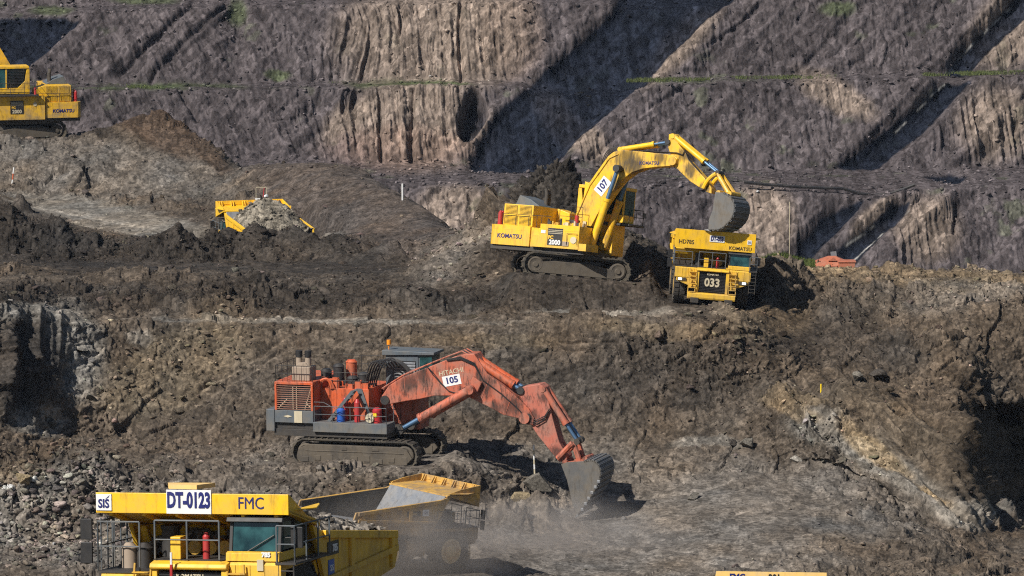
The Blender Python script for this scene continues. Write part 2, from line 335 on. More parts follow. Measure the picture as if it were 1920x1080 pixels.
HN = normals(H); HN = blur(blur(HN, 4, 0), 4, 1); HN /= np.linalg.norm(HN, axis=-1, keepdims=True)
if HN[..., 1].mean() > 0: HN = -HN
def hz(cx, cy, rx, ry, a=0, soft=.4):
    d = blob(hx, hy, cx, cy, rx, ry, a) + .25 * hw
    return 1 - sm(1 - soft, 1 + soft, d)
rib = .22 + .95 * hz(800, 90, 190, 130, 0) + 1.05 * hz(760, 240, 190, 80) + .8 * hz(1070, 250, 40, 90, -42) + .7 * hz(1270, 90, 60, 110, 42) + .7 * hz(1890, 90, 60, 90) + .8 * hz(1850, 240, 90, 80, 20) + .6 * hz(1720, 440, 90, 80, 30) + .45 * hz(1560, 210, 60, 70, 30) + .35 * hz(1420, 440, 110, 70) + .4 * hz(300, 90, 160, 70, -40) + .35 * hz(560, 90, 120, 80, 30)
rib = np.clip(rib - .06, 0, 1.25) * .68
HX = H[..., 0]; HZ = H[..., 2]
lean = (.10 + .42 * sm(700, 480, hx)) * HZ + 0.45 * fbm(H, 0.10, 3, 310) - .22 * HZ * hz(560, 90, 160, 100)
rp = np.stack([(HX + lean) * .50, H[..., 1] * .02, HZ * .035], -1)
ribs = ridged(rp, 1.0, 3, 321)
rp2 = np.stack([(HX + lean * 1.1) * 1.35, H[..., 1] * .03, HZ * .09], -1)
ribs2 = ridged(rp2, 1.0, 2, 331)
face = np.clip((-HN[..., 1] - .25) * 2.2, 0, 1)
rp3 = np.stack([(HX + lean) * 3.1 + 1.2 * vn(H, .5, 97), H[..., 1] * .1, HZ * .22], -1); ribs3 = ridged(rp3, 1.0, 2, 336)
flat = .2 + .8 * face
HD = face * rib * (.70 * ribs + .55 * ribs2 + .22 * ribs3) + flat * (.65 * fbm(H, .09, 3, 341) + .26 * fbm(H, .42, 4, 351)) + face * .10 * ribs3 + flat * .10 * fbm(np.stack([HX, H[..., 1], HZ * .5], -1), 2.2, 3, 352)
wxh = HX + .6 * vn(H, .6, 95); wyh = HZ + .6 * vn(H, .6, 96)
# dipping strata: ledges that run down to the left
q = (HX * .66 - HZ * .75)
HD += face * .75 * fbm(np.stack([q * .55, q * 0, (HX * .75 + HZ * .66) * .03], -1), 1.0, 3, 361)
for sz, k, sd, thr in ((4.0, .5, 31, .6), (1.7, .45, 32, .4), (.8, .32, 33, .3)):
    d, s2, rid, pl = cells(wxh / sz, wyh / sz, sd)
    HD += flat * sm(thr, thr + .15, rid) * k * (np.clip(1 - d * 1.2, 0, 1) * .5 + pl * .55) * (1.15 - .6 * np.clip(rib, 0, 1))
# dark bands, shade put into the wall colour, and gullies; they lie back from the rock beside them
DARK_BANDS = [[(1165,-40),(1400,-40),(1370,0),(1300,62),(1250,110),(1215,150),(1190,165),(1110,236),(1030,314),(880,314),(902,262),(940,200),(985,160),(1080,85),(1150,20)],
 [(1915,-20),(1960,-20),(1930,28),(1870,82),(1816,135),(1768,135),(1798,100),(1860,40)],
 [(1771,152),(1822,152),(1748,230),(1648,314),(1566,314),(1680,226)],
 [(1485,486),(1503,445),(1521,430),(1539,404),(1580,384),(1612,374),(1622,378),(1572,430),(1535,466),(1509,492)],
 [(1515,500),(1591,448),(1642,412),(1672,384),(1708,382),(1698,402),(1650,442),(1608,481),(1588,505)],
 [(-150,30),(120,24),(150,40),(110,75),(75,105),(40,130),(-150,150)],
 [(1730,330),(1780,318),(1815,328),(1800,336)]]  # the last outline is a dark mound of coal
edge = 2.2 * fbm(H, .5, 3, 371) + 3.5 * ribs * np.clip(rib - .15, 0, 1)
dark_band = np.zeros(hx.shape)
for s in DARK_BANDS: dark_band = np.maximum(dark_band, inpoly(hx + edge, hy + edge * .4, s).astype(float))
dark_band = blur(blur(dark_band, .8, 0), .8, 1)
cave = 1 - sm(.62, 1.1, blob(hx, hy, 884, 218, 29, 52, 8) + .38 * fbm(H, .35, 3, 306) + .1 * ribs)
dark_band_w = blur(blur(dark_band, 5, 0), 5, 1)
HD *= 1 - .6 * dark_band_w
HD -= dark_band_w * 1.5 + cave * 3.0
GULLY = [([(362,8),(300,72),(232,135)], 4, .8), ([(424,10),(350,82),(285,152)], 5, 1.1), ([(1420,15),(1370,62),(1330,90)], 4, .8), ([(1280,165),(1190,225),(1110,300)], 5, .9), ([(752,10),(750,80)], 4, 1.6), ([(866,5),(862,60),(866,150)], 4, 1.4), ([(712,170),(716,300)], 4, 1.3), ([(778,170),(772,300)], 4, 1.2), ([(1795,385),(1790,440)], 4, 1.0), ([(340,175),(370,225)], 5, 1.0)]
gm = np.zeros(hx.shape)
for pts, wd, k in GULLY:
    g = np.exp(-(segd(hx + edge * 1.1, hy + edge * .5, pts) / wd) ** 2) * (.85 + .6 * hw); HD -= g * k * .8; gm = np.maximum(gm, g)
H1 = H + HN * HD[..., None]
HC = np.broadcast_to(np.array([.071, .061, .063]), H.shape).copy()
def hpaint(c, k, *z):
    global HC
    m = (hz(*z) * k)[..., None]; HC = HC * (1 - m) + np.array(c) * m
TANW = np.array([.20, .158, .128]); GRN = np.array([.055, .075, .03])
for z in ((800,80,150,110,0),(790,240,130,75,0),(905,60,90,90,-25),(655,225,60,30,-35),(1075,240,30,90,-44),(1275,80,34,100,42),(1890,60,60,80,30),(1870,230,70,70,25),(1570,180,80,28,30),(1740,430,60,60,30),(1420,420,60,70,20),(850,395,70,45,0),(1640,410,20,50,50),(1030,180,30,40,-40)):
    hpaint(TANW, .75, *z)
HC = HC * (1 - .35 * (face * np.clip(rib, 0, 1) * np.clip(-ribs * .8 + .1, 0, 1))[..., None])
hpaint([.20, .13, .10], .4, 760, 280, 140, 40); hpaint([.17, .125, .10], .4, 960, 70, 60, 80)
b2 = np.exp(-((hy - np.interp(hx[0], [-150, 440, 640, 1000, 1400, 1920], [163, 164, 158, 155, 148, 137])[None, :]) / 5.0) ** 2)
gn = sm(-.05, .3, fbm(H, .12, 3, 381) + .25 * (np.exp(-((hx - 1400) / 130) ** 2) + np.exp(-((hx - 1830) / 90) ** 2) + .9 * np.exp(-((hx - 230) / 90) ** 2)) - .1)
HC = HC * (1 - (b2 * gn * .9)[..., None]) + GRN * (b2 * gn * .9)[..., None]
for z in ((446,25,18,26,0),(520,140,22,10,0),(100,17,40,5,0),(270,5,60,5,0),(1570,20,30,14,0)): hpaint(GRN * 1.1, .6, *z)
spot = sm(.35, .55, fbm(H, .35, 3, 391)); HC = HC * (1 - .3 * spot[..., None]) + GRN * 1.3 * .3 * spot[..., None] * (1 - np.clip(rib, 0, 1))[..., None] + HC * .3 * spot[..., None] * np.clip(rib, 0, 1)[..., None]
SHADE_COAL = np.array([.0075, .0105, .018])  # near-black wall shade painted on the bands and hollow; also the coal mound
k = np.clip(dark_band * .95 + cave * .8, 0, 1)[..., None]; HC = HC * (1 - k) + SHADE_COAL * (1 + .5 * fbm(H, .7, 3, 395))[..., None] * k
WH = [[(1899,4),(1798,102)], [(1772,152),(1680,238)], [(1640,418),(1530,492)], [(1704,396),(1640,444),(1585,490)]]
for pts in WH:
    g = (np.exp(-(segd(hx + edge * .2, hy, pts) / 1.5) ** 2) * sm(-.2, .25, fbm(H, .9, 2, 397)))[..., None]; HC = HC * (1 - g * .8) + np.array([.33, .32, .30]) * g * .8
st = fbm(np.stack([(HX + HZ * (.2 + .5 * sm(760, 560, hx))) * 1.9, HX * 0, (HZ - HX * .2) * .16], -1), 1.0, 4, 396, .6); HC *= (1 + .5 * st)[..., None]; bed = fbm(np.stack([q * 1.3 + .4 * hw, q * 0, HX * .03], -1), 1.0, 4, 394, .65); HC *= (1 + .45 * bed * face)[..., None]
d, s2, rid, pl = cells(wxh / .8, wyh / .8, 33); HC *= (.9 + .22 * rid)[..., None]
HC *= (1 + .3 * fbm(H, .06, 3, 399))[..., None]
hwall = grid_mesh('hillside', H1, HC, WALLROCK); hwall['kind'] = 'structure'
HW1, HCW, HTOE = H1.copy(), HC.copy(), (1 - face) * (hy > -40) * (hy < 420)
del rp3, ribs3, flat, H, H1, HN, HD, HC, rp, rp2, ribs, ribs2
# ------------------------------------------------------------------ mesh helpers
class MB:
    def __init__(s): s.v = []; s.f = []; s.m = []
    def add(s, vs, fs, m=0):
        b = len(s.v); s.v += [tuple(p) for p in vs]; s.f += [tuple(b + i for i in f) for f in fs]; s.m += [m] * len(fs); return s
    def box(s, x0, x1, y0, y1, z0, z1, m=0, M=None):
        vs = [Vector((x, y, z)) for z in (z0, z1) for y in (y0, y1) for x in (x0, x1)]
        if M is not None: vs = [M @ p for p in vs]
        return s.add(vs, [(0, 2, 3, 1), (4, 5, 7, 6), (0, 1, 5, 4), (2, 6, 7, 3), (0, 4, 6, 2), (1, 3, 7, 5)], m)
    def prism(s, poly, y0, y1, m=0, axis='y'):
        """polygon (a, b) pushed along an axis: 'y' -> (x, z), 'x' -> (y, z), 'z' -> (x, y)"""
        a = sum(poly[i][0] * poly[(i + 1) % len(poly)][1] - poly[(i + 1) % len(poly)][0] * poly[i][1] for i in range(len(poly)))
        if a < 0: poly = poly[::-1]
        def q(p, t): return {'y': (p[0], t, p[1]), 'x': (t, p[0], p[1]), 'z': (p[0], p[1], t)}[axis]
        n = len(poly); vs = [q(p, y0) for p in poly] + [q(p, y1) for p in poly]
        fs = [tuple(range(n)), tuple(range(2 * n - 1, n - 1, -1))] + [(i, i + n, (i + 1) % n + n, (i + 1) % n) for i in range(n)]
        if axis != 'y': fs = [f[::-1] for f in fs]
        return s.add(vs, fs, m)
    def cyl(s, p0, p1, r0, r1=None, n=14, m=0, caps=True):
        p0 = Vector(p0); p1 = Vector(p1); r1 = r0 if r1 is None else r1
        d = (p1 - p0).normalized(); a = d.orthogonal().normalized(); b = d.cross(a)
        vs = []
        for p, r in ((p0, r0), (p1, r1)):
            for i in range(n):
                t = 2 * math.pi * i / n; vs.append(p + (a * math.cos(t) + b * math.sin(t)) * r)
        fs = [(i, (i + 1) % n, (i + 1) % n + n, i + n) for i in range(n)]
        if caps: fs += [tuple(range(n - 1, -1, -1)), tuple(range(n, 2 * n))]
        return s.add(vs, fs, m)
    def tube(s, pts, r, n=6, m=0):
        pts = [Vector(p) for p in pts]; vs = []; prev = None
        for i, p in enumerate(pts):
            d = (pts[min(i + 1, len(pts) - 1)] - pts[max(i - 1, 0)]).normalized()
            a = d.orthogonal().normalized() if prev is None else (prev - d * prev.dot(d)).normalized()
            prev = a; b = d.cross(a)
            for k in range(n):
                t = 2 * math.pi * k / n; vs.append(p + (a * math.cos(t) + b * math.sin(t)) * r)
        fs = [(i * n + k, i * n + (k + 1) % n, (i + 1) * n + (k + 1) % n, (i + 1) * n + k) for i in range(len(pts) - 1) for k in range(n)]
        fs += [tuple(range(n - 1, -1, -1)), tuple(range((len(pts) - 1) * n, len(pts) * n))]
        return s.add(vs, fs, m)
    def lathe_y(s, prof, c, n=40, m=0):
        """profile of (radius, y) turned about the y axis through c"""
        vs = [(c[0] + r * math.cos(2 * math.pi * i / n), c[1] + y, c[2] + r * math.sin(2 * math.pi * i / n)) for (r, y) in prof for i in range(n)]
        k = len(prof); fs = [(j * n + i, j * n + (i + 1) % n, (j + 1) * n + (i + 1) % n, (j + 1) * n + i) for j in range(k - 1) for i in range(n)]
        return s.add(vs, fs, m)
    def rail(s, pts, r=.025, posts=True, h=1.0, mid=True, m=0):
        """handrail along deck points"""
        up = Vector((0, 0, h)); pts = [Vector(p) for p in pts]
        s.tube([p + up for p in pts], r, 6, m)
        if mid: s.tube([p + up * .5 for p in pts], r * .8, 6, m)
        if posts:
            for a, b in zip(pts[:-1], pts[1:]):
                k = max(1, round((b - a).length / 1.1))
                for j in range(k + 1): q = a.lerp(b, j / k); s.tube([q, q + up], r, 6, m)
        return s
    def build(s, name, mats, parent=None, bevel=0.0, smooth=False):
        me = bpy.data.meshes.new(name); me.from_pydata([tuple(p) for p in s.v], [], s.f)
        mats = mats if isinstance(mats, (list, tuple)) else [mats]
        for mt in mats: me.materials.append(mt)
        me.polygons.foreach_set('material_index', s.m)
        bm = bmesh.new(); bm.from_mesh(me); bmesh.ops.recalc_face_normals(bm, faces=bm.faces); bm.to_mesh(me); bm.free()
        me.polygons.foreach_set('use_smooth', [smooth] * len(me.polygons))
        o = bpy.data.objects.new(name, me); col.objects.link(o)
        if parent is not None: o.parent = parent
        if bevel:
            b = o.modifiers.new('bevel', 'BEVEL'); b.width = bevel; b.segments = 2; b.limit_method = 'ANGLE'; b.angle_limit = R(40)
        if smooth:
            me.set_sharp_from_angle(angle=R(42))
        return o
def tag(o, label=None, cat=None, group=None, kind=None):
    for k, v in (('label', label), ('category', cat), ('group', group), ('kind', kind)):
        if v: o[k] = v
    return o
def thing(name, M, label, cat, group=None):
    o = bpy.data.objects.new(name, None); col.objects.link(o); o.empty_display_size = .5
    o.matrix_world = M; return tag(o, label, cat, group)
def frame_at(heading, fz, lz, anchor, px, py, Y):
    """matrix of a machine: heading in degrees from +x, climb of its nose and of its left side, and one point of it sighted in the photo"""
    t = R(heading); f = Vector((math.cos(t), math.sin(t), fz)).normalized(); l = Vector((-math.sin(t), math.cos(t), lz))
    l = (l - f * l.dot(f)).normalized(); u = f.cross(l)
    A = Matrix((f, l, u)).transposed()
    loc = PV(px, py, Y) - A @ Vector(anchor)
    M = A.to_4x4(); M.translation = loc; return M
def onplane(M, px, py, y):
    """where the sight line of a pixel meets the plane y = const of a machine, in its own (x, z)"""
    I = M.inverted(); o = I @ Vector((0, 0, CAMZ)); d = (I @ PV(px, py, 400.0)) - o
    k = (y - o.y) / d.y; p = o + d * k; return (p.x, p.z)

def text(body, size, org, right, up, mat, parent, name='lettering', align='CENTER', xs=1.0, bold=0.0, depth=0.012):
    cu = bpy.data.curves.new('t', 'FONT'); cu.body = body; cu.size = size; cu.align_x = align; cu.align_y = 'CENTER'
    cu.extrude = depth; cu.offset = bold; cu.resolution_u = 3
    tmp = bpy.data.objects.new('t', cu); me = bpy.data.meshes.new_from_object(tmp); bpy.data.objects.remove(tmp)
    right = Vector(right).normalized(); up = Vector(up).normalized(); nrm = right.cross(up)
    T = Matrix((right * xs, up, nrm)).transposed().to_4x4(); T.translation = Vector(org)
    me.transform(T); me.materials.clear(); me.materials.append(mat); me.name = name
    o = bpy.data.objects.new(name, me); col.objects.link(o); o.parent = parent; return o

# ------------------------------------------------------------------ machine materials
def paintmat(name, c, dust=.35, dustc=(.20, .165, .12), rough=.42, metal=0.0, low=1.6, grime=(.05, .035, .02), gr=.3, stains=()):
    m, t, b = newmat(name); N = t.nodes.new; L = t.links.new
    tc = N('ShaderNodeTexCoord')
    n1 = N('ShaderNodeTexNoise'); n1.inputs['Scale'].default_value = 1.1; n1.inputs['Detail'].default_value = 8; n1.inputs['Roughness'].default_value = .68
    n2 = N('ShaderNodeTexNoise'); n2.inputs['Scale'].default_value = 3.6; n2.inputs['Detail'].default_value = 8; n2.inputs['Roughness'].default_value = .75
    mp = N('ShaderNodeMapping'); mp.inputs['Scale'].default_value = (1, 1, .28)
    L(tc.outputs['Object'], n1.inputs['Vector']); L(tc.outputs['Object'], mp.inputs['Vector']); L(mp.outputs[0], n2.inputs['Vector'])
    sep = N('ShaderNodeSeparateXYZ'); L(tc.outputs['Object'], sep.inputs[0])
    lo = N('ShaderNodeMapRange'); lo.inputs['From Min'].default_value = low; lo.inputs['From Max'].default_value = low + 1.8; lo.inputs['To Min'].default_value = .85; lo.inputs['To Max'].default_value = 0
    L(sep.outputs['Z'], lo.inputs['Value'])
    r1 = N('ShaderNodeMapRange'); r1.inputs['From Min'].default_value = .42; r1.inputs['From Max'].default_value = .70; r1.inputs['To Max'].default_value = dust * 1.3; L(n1.outputs['Fac'], r1.inputs['Value'])
    ad = N('ShaderNodeMath'); ad.operation = 'ADD'; ad.use_clamp = True; L(r1.outputs[0], ad.inputs[0])
    ml = N('ShaderNodeMath'); ml.operation = 'MULTIPLY'; L(lo.outputs[0], ml.inputs[0]); L(n1.outputs['Fac'], ml.inputs[1]); L(ml.outputs[0], ad.inputs[1])
    r2 = N('ShaderNodeMapRange'); r2.inputs['From Min'].default_value = .50; r2.inputs['From Max'].default_value = .74; r2.inputs['To Max'].default_value = gr * 2; L(n2.outputs['Fac'], r2.inputs['Value'])
    mx = N('ShaderNodeMix'); mx.data_type = 'RGBA'; mx.inputs['A'].default_value = (*c, 1); mx.inputs['B'].default_value = (*dustc, 1); L(ad.outputs[0], mx.inputs['Factor'])
    mg = N('ShaderNodeMix'); mg.data_type = 'RGBA'; mg.inputs['B'].default_value = (*grime, 1); L(mx.outputs['Result'], mg.inputs['A']); L(r2.outputs[0], mg.inputs['Factor'])
    out = mg.outputs['Result']
    for (cx, cy, cz, rad) in stains:          # oil and soot spread round a joint: they belong to the machine
        ds = N('ShaderNodeVectorMath'); ds.operation = 'DISTANCE'; ds.inputs[1].default_value = (cx, cy, cz); L(tc.outputs['Object'], ds.inputs[0])
        nn = N('ShaderNodeMath'); nn.operation = 'MULTIPLY_ADD'; nn.inputs[1].default_value = -rad * 2.2; L(n2.outputs['Fac'], nn.inputs[0]); L(ds.outputs['Value'], nn.inputs[2])
        sr = N('ShaderNodeMapRange'); sr.interpolation_type = 'SMOOTHSTEP'; sr.inputs['From Min'].default_value = -rad * .75; sr.inputs['From Max'].default_value = rad * .35; sr.inputs['To Min'].default_value = .78; sr.inputs['To Max'].default_value = 0; L(nn.outputs[0], sr.inputs['Value'])
        ms = N('ShaderNodeMix'); ms.data_type = 'RGBA'; ms.inputs['B'].default_value = (.018, .014, .011, 1); L(out, ms.inputs['A']); L(sr.outputs[0], ms.inputs['Factor']); out = ms.outputs['Result']
    L(out, b.inputs['Base Color'])
    rr = N('ShaderNodeMapRange'); rr.inputs['To Min'].default_value = rough; rr.inputs['To Max'].default_value = .95; L(ad.outputs[0], rr.inputs['Value']); L(rr.outputs[0], b.inputs['Roughness'])
    b.inputs['Metallic'].default_value = metal
    return m
YEL = (.86, .50, .012)
M_YEL = paintmat('yellow_paint', YEL, .34, dustc=(.44, .29, .10), gr=.30)
M_YEL2 = paintmat('weathered_yellow_paint', (.80, .45, .014), .45, gr=.48, grime=(.03, .022, .015))
M_YELD = paintmat('dusty_yellow_paint', (.56, .32, .06), 1.0, dustc=(.27, .185, .105), gr=.35, rough=.7, low=2.4)
M_YELP = paintmat('pale_worn_yellow_paint', (.86, .55, .16), .55, dustc=(.60, .45, .26), rough=.6, gr=.15)
M_ORG = paintmat('orange_paint', (.58, .105, .033), .5, dustc=(.26, .145, .10), gr=.55, grime=(.03, .02, .015))
M_ORGF = paintmat('faded_orange_paint', (.47, .115, .06), .75, dustc=(.31, .165, .125), gr=.75, grime=(.028, .018, .014), rough=.6, low=-4)
M_GRY = paintmat('blue_grey_paint', (.085, .105, .125), .35, rough=.55)
M_DRK = paintmat('dark_metal', (.022, .022, .024), .3, dustc=(.08, .066, .05), rough=.55)
M_MUD = paintmat('muddy_steel', (.05, .043, .036), 1.0, dustc=(.105, .087, .066), rough=.75, low=2.6)
M_TRK = paintmat('track_steel', (.05, .046, .042), .6, dustc=(.15, .125, .09), rough=.5, metal=.3, low=.2)
M_RUB = paintmat('tyre_rubber', (.022, .022, .024), .4, dustc=(.10, .085, .065), rough=.85, low=.4)
M_STL = paintmat('worn_steel', (.22, .235, .26), .5, dustc=(.30, .27, .23), rough=.5, metal=.35, low=-5, gr=.3)
M_BKT = paintmat('bucket_steel', (.12, .118, .115), .8, dustc=(.17, .145, .115), rough=.55, metal=.25, low=-6, gr=.3)
M_ROD = paintmat('chrome_rod', (.10, .19, .32), .05, rough=.45, metal=.6, gr=.05, low=-9)
M_WHT = paintmat('white_paint', (.74, .74, .73), .08, rough=.5, gr=.03, low=-9)
M_NAV = paintmat('navy_paint', (.006, .012, .13), .05, rough=.5, gr=0, low=-9)
M_BLK = paintmat('black_paint', (.012, .012, .014), .1, rough=.5, gr=0, low=-9)
M_CRM = paintmat('cream_paint', (.55, .48, .34), .2, rough=.5, gr=.1, low=-9)
M_RED = paintmat('red_paint', (.42, .02, .025), .15, rough=.4, gr=.1, low=-9)
M_BLU = paintmat('blue_paint', (.01, .09, .42), .15, rough=.4, gr=.1, low=-9)
M_TANM = paintmat('sooty_tan_steel', (.33, .26, .20), .3, rough=.7, gr=.3, low=-9)
M_ROOF = paintmat('orange_red_roof', (.42, .12, .06), .5, dustc=(.36, .20, .14), rough=.6, low=-99)
M_GLS, _t, _b = newmat('tinted_glass'); _b.inputs['Roughness'].default_value = .06; _b.inputs['Specular IOR Level'].default_value = .6
_n = _t.nodes.new('ShaderNodeTexNoise'); _n.inputs['Scale'].default_value = 1.6; _n.inputs['Detail'].default_value = 5; _c = _t.nodes.new('ShaderNodeTexCoord'); _t.links.new(_c.outputs['Object'], _n.inputs['Vector'])
_m = _t.nodes.new('ShaderNodeMix'); _m.data_type = 'RGBA'; _m.inputs['A'].default_value = (.004, .022, .026, 1); _m.inputs['B'].default_value = (.03, .10, .105, 1)
_r = _t.nodes.new('ShaderNodeMapRange'); _r.inputs['From Min'].default_value = .38; _r.inputs['From Max'].default_value = .68; _t.links.new(_n.outputs['Fac'], _r.inputs['Value']); _t.links.new(_r.outputs[0], _m.inputs['Factor']); _t.links.new(_m.outputs['Result'], _b.inputs['Base Color'])
M_INT, _t, _b = newmat('cab_interior'); _b.inputs['Base Color'].default_value = (.012, .014, .016, 1); _b.inputs['Roughness'].default_value = .8
M_LMP, _t, _b = newmat('lit_lamp'); _b.inputs['Base Color'].default_value = (.9, .95, 1, 1); _b.inputs['Emission Color'].default_value = (.9, 1, 1, 1); _b.inputs['Emission Strength'].default_value = 2.5
M_AMB, _t, _b = newmat('amber_lens'); _b.inputs['Base Color'].default_value = (.85, .28, .01, 1)
# ------------------------------------------------------------------ haul trucks
def tyre_mb(c, w=.78, r=1.36):
    b = MB(); h = w / 2
    prof = [(r * .56, -h * .8), (r * .62, -h * .98), (r * .82, -h * 1.04), (r * .93, -h * .92), (r * .955, -h * .5), (r * .96, 0), (r * .955, h * .5), (r * .93, h * .92), (r * .82, h * 1.04), (r * .62, h * .98), (r * .56, h * .8)]
    b.lathe_y(prof, c, 44)
    n = 26
    for i in range(n):
        for k, (ya, yb) in enumerate(((-h * .98, -h * .12), (h * .12, h * .98))):
            t = 2 * math.pi * (i + .5 * k) / n; M = Matrix.Translation(Vector(c)) @ Matrix.Rotation(-t, 4, 'Y')
            b.box(r * .93, r, ya, yb, -.115, .115, 0, M)
    return b
def rim_mb(c, side, w=.78, r=1.36):
    b = MB(); h = w / 2 * side
    b.lathe_y([(r * .57, h * .80), (r * .55, h * .97), (r * .47, h * .95), (r * .45, h * .55), (r * .30, h * .50), (r * .27, h * .95), (r * .17, h * 1.05), (0.01, h * 1.05)], c, 36)
    for i in range(14):
        t = 2 * math.pi * i / 14; x, z = c[0] + r * .36 * math.cos(t), c[2] + r * .36 * math.sin(t)
        b.cyl((x, c[1] + h * .5, z), (x, c[1] + h * .64, z), .035, n=6)
    return b
def make_truck(name, label, M, group='haul trucks', lip=.6, paint=None, body=None, number=None, front_sign=None, detail=True, canopy_letters=(), rimmat=None, bed_in=None, wide=2.8, grille_no=None, up=.75, drop=0.0, sidelip=.68):
    paint = paint or M_YEL; body = body or paint; rimmat = rimmat or M_YEL2; bed_in = bed_in or M_STL
    t = thing(name, M, label, 'dump truck', group)
    fx, rx = 2.65, -2.3
    c = MB()
    for s in (-1, 1): c.box(-4.6, 4.5, s * .72 - .16, s * .72 + .16, 1.15, 1.75)
    c.cyl((rx, -2.2, 1.36), (rx, 2.2, 1.36), .42); c.cyl((fx, -1.9, 1.36), (fx, 1.9, 1.36), .26); c.box(rx - .6, rx + .6, -.6, .6, .9, 1.95)
    c.box(3.2, 4.55, -.9, .9, .75, 1.2); c.box(.2, 3.0, -.75, .75, .95, 2.2)
    c.build('chassis', M_DRK, t, .02)
    for s in (-1, 1):
        tk = MB(); tk.cyl((-.75, s * 1.65, 1.5), (.95, s * 1.65, 1.5), .52, n=18); tk.box(-.6, -.5, s * 1.65 - .56, s * 1.65 + .56, .98, 2.02); tk.box(.7, .8, s * 1.65 - .56, s * 1.65 + .56, .98, 2.02)
        tk.build('fuel_tank', paint if s < 0 else M_YEL2, t)
        for x, y in ((fx, 2.2), (rx, 1.42), (rx, 2.26)):
            wh = tyre_mb((x, s * y, 1.36)).build('wheel', M_RUB, t, smooth=True)
            rim_mb((x, s * y, 1.36), s).build('rim', rimmat, wh, smooth=True)
        hs = MB(); hs.cyl((-.4, s * .95, 1.2), (.1, s * 1.0, 2.2), .16); hs.cyl((.1, s * 1.0, 2.2), (.25, s * 1.0, 2.5), .11); hs.build('hoist_cylinder', M_STL, t, smooth=True)
    # front: bumper, radiator grille, fenders, ladders, lamps
    b = MB(); b.prism([(4.35, .62), (4.95, .62), (5.0, .75), (5.0, 1.02), (4.9, 1.06), (4.35, 1.06)], -1.66, 1.66)
    bu = b.build('bumper', paint, t, .03)
    for y in (-1.15, 1.2): h = MB(); h.box(4.6, 5.03, y - .28, y + .28, .36, .72); h.build('tow_hook', M_DRK, bu, .02)
    g = MB(); g.box(4.5, 4.62, -.94, .94, 1.12, 2.48)
    for i in range(13): z = 1.16 + i * .102; g.box(4.62, 4.66, -.92, .92, z, z + .05)
    gr = g.build('radiator_grille', M_BLK, t)
    f = MB()
    for s in (-1, 1): f.box(4.4, 4.74, s * 1.02 - .09, s * 1.02 + .09, 1.06, 2.56)
    f.prism([(2.6, 2.56), (4.80, 2.56), (4.84, 2.62), (4.80, 2.72), (4.5, 2.78), (2.6, 2.78)], -1.12, 1.12); f.build('grille_frame', paint, t, .02)
    text('KOMATSU', .17, (4.665, 0, 2.36), (0, 1, 0), (0, 0, 1), M_CRM, gr, bold=.006, depth=.02)
    if grille_no: text(grille_no, .78, (4.665, 0, 1.78), (0, 1, 0), (0, 0, 1), M_CRM, gr, name='fleet_number', xs=.92, bold=.025, depth=.03)
    for s in (-1, 1):
        fn = MB()
        fn.prism([(1.1, 2.78), (4.55, 2.78), (4.62, 2.70), (4.62, 2.05), (4.3, 1.98), (4.2, 2.55), (1.2, 2.62)], s * 1.14, s * 2.62)
        fn.prism([(4.25, 1.35), (4.60, 1.35), (4.60, 2.03), (4.25, 2.03)], s * 1.14, s * 1.62)
        fn.prism([(s * 1.62, 2.03), (s * 2.5, 2.03), (s * 2.5, 1.80), (s * 1.62, 1.50)], 4.27, 4.59, axis='x')
        for k in range(3): fn.box(4.62, 4.64, s * (1.3 + .42 * k) - .012, s * (1.3 + .42 * k) + .012, 2.08, 2.7)
        if s < 0 and drop: fn.v = [(x, y, z - drop if z > 1.9 else z) for x, y, z in fn.v]
        fe = fn.build('fender', paint, t, .02)
        l = MB(); l.box(4.59, 4.66, s * 2.12 - .3, s * 2.12 + .3, 1.82, 2.0); hl = l.build('headlight', M_DRK, t)
        l = MB(); l.box(4.66, 4.69, s * 2.22 - .15, s * 2.22 + .10, 1.84, 1.98); l.build('lens', M_LMP, hl)
        ld = MB()
        for q in (-.24, .24): ld.tube([(4.95, s * 1.42 + q, 1.0), (4.72, s * 1.34 + q, 2.72)], .03)
        for k in range(6): z = 1.1 + k * .27; xx = 4.95 - .23 * (z - 1.0) / 1.72; ld.box(xx - .09, xx + .06, s * 1.4 - .24, s * 1.4 + .24, z, z + .035)
        ld.build('ladder', M_YEL2, t)
    # cab on the left hand side
    y0, y1 = 1.04, 2.54
    cb = MB(); cb.prism([(2.3, 2.78), (4.48, 2.78), (4.50, 2.98), (4.36, 3.04), (2.3, 3.04)], y0, y1)
    for (xa, xb) in ((4.18, 4.28), (2.34, 2.5), (3.2, 3.3)):
        for y in (y0, y1 - .1): cb.prism([(xa + .12, 3.04), (xb + .12, 3.04), (xb - .02, 3.86), (xa - .02, 3.86)], y, y + .1)
    cb.prism([(2.2, 3.86), (4.42, 3.86), (4.36, 3.98), (2.2, 4.0)], y0 - .06, y1 + .06); cb.box(2.3, 2.36, y0, y1, 3.0, 3.9)
    ca = cb.build('cab', [M_DRK], t, .015)
    n = MB(); n.prism([(4.44, 2.80), (4.60, 2.80), (4.58, 3.02), (4.44, 3.06)], y0 - .02, y1 + .02); n.box(2.4, 4.44, y1, y1 + .03, 2.8, 3.04); n.build('cab_front_panel', paint, ca, .01)
    n = MB(); n.prism([(4.33, 3.06), (4.36, 3.06), (4.235, 3.85), (4.205, 3.85)], y0 + .1, y1 - .1); n.build('windshield', M_GLS, ca)
    n = MB(); n.box(2.52, 3.26, y1 - .06, y1 - .03, 3.08, 3.85); n.box(3.42, 4.2, y1 - .06, y1 - .03, 3.08, 3.85); n.build('side_window', M_GLS, ca)
    n = MB(); n.box(2.42, 4.1, y0 + .06, y0 + .1, 3.06, 3.85); n.build('inner_window', M_GLS, ca)
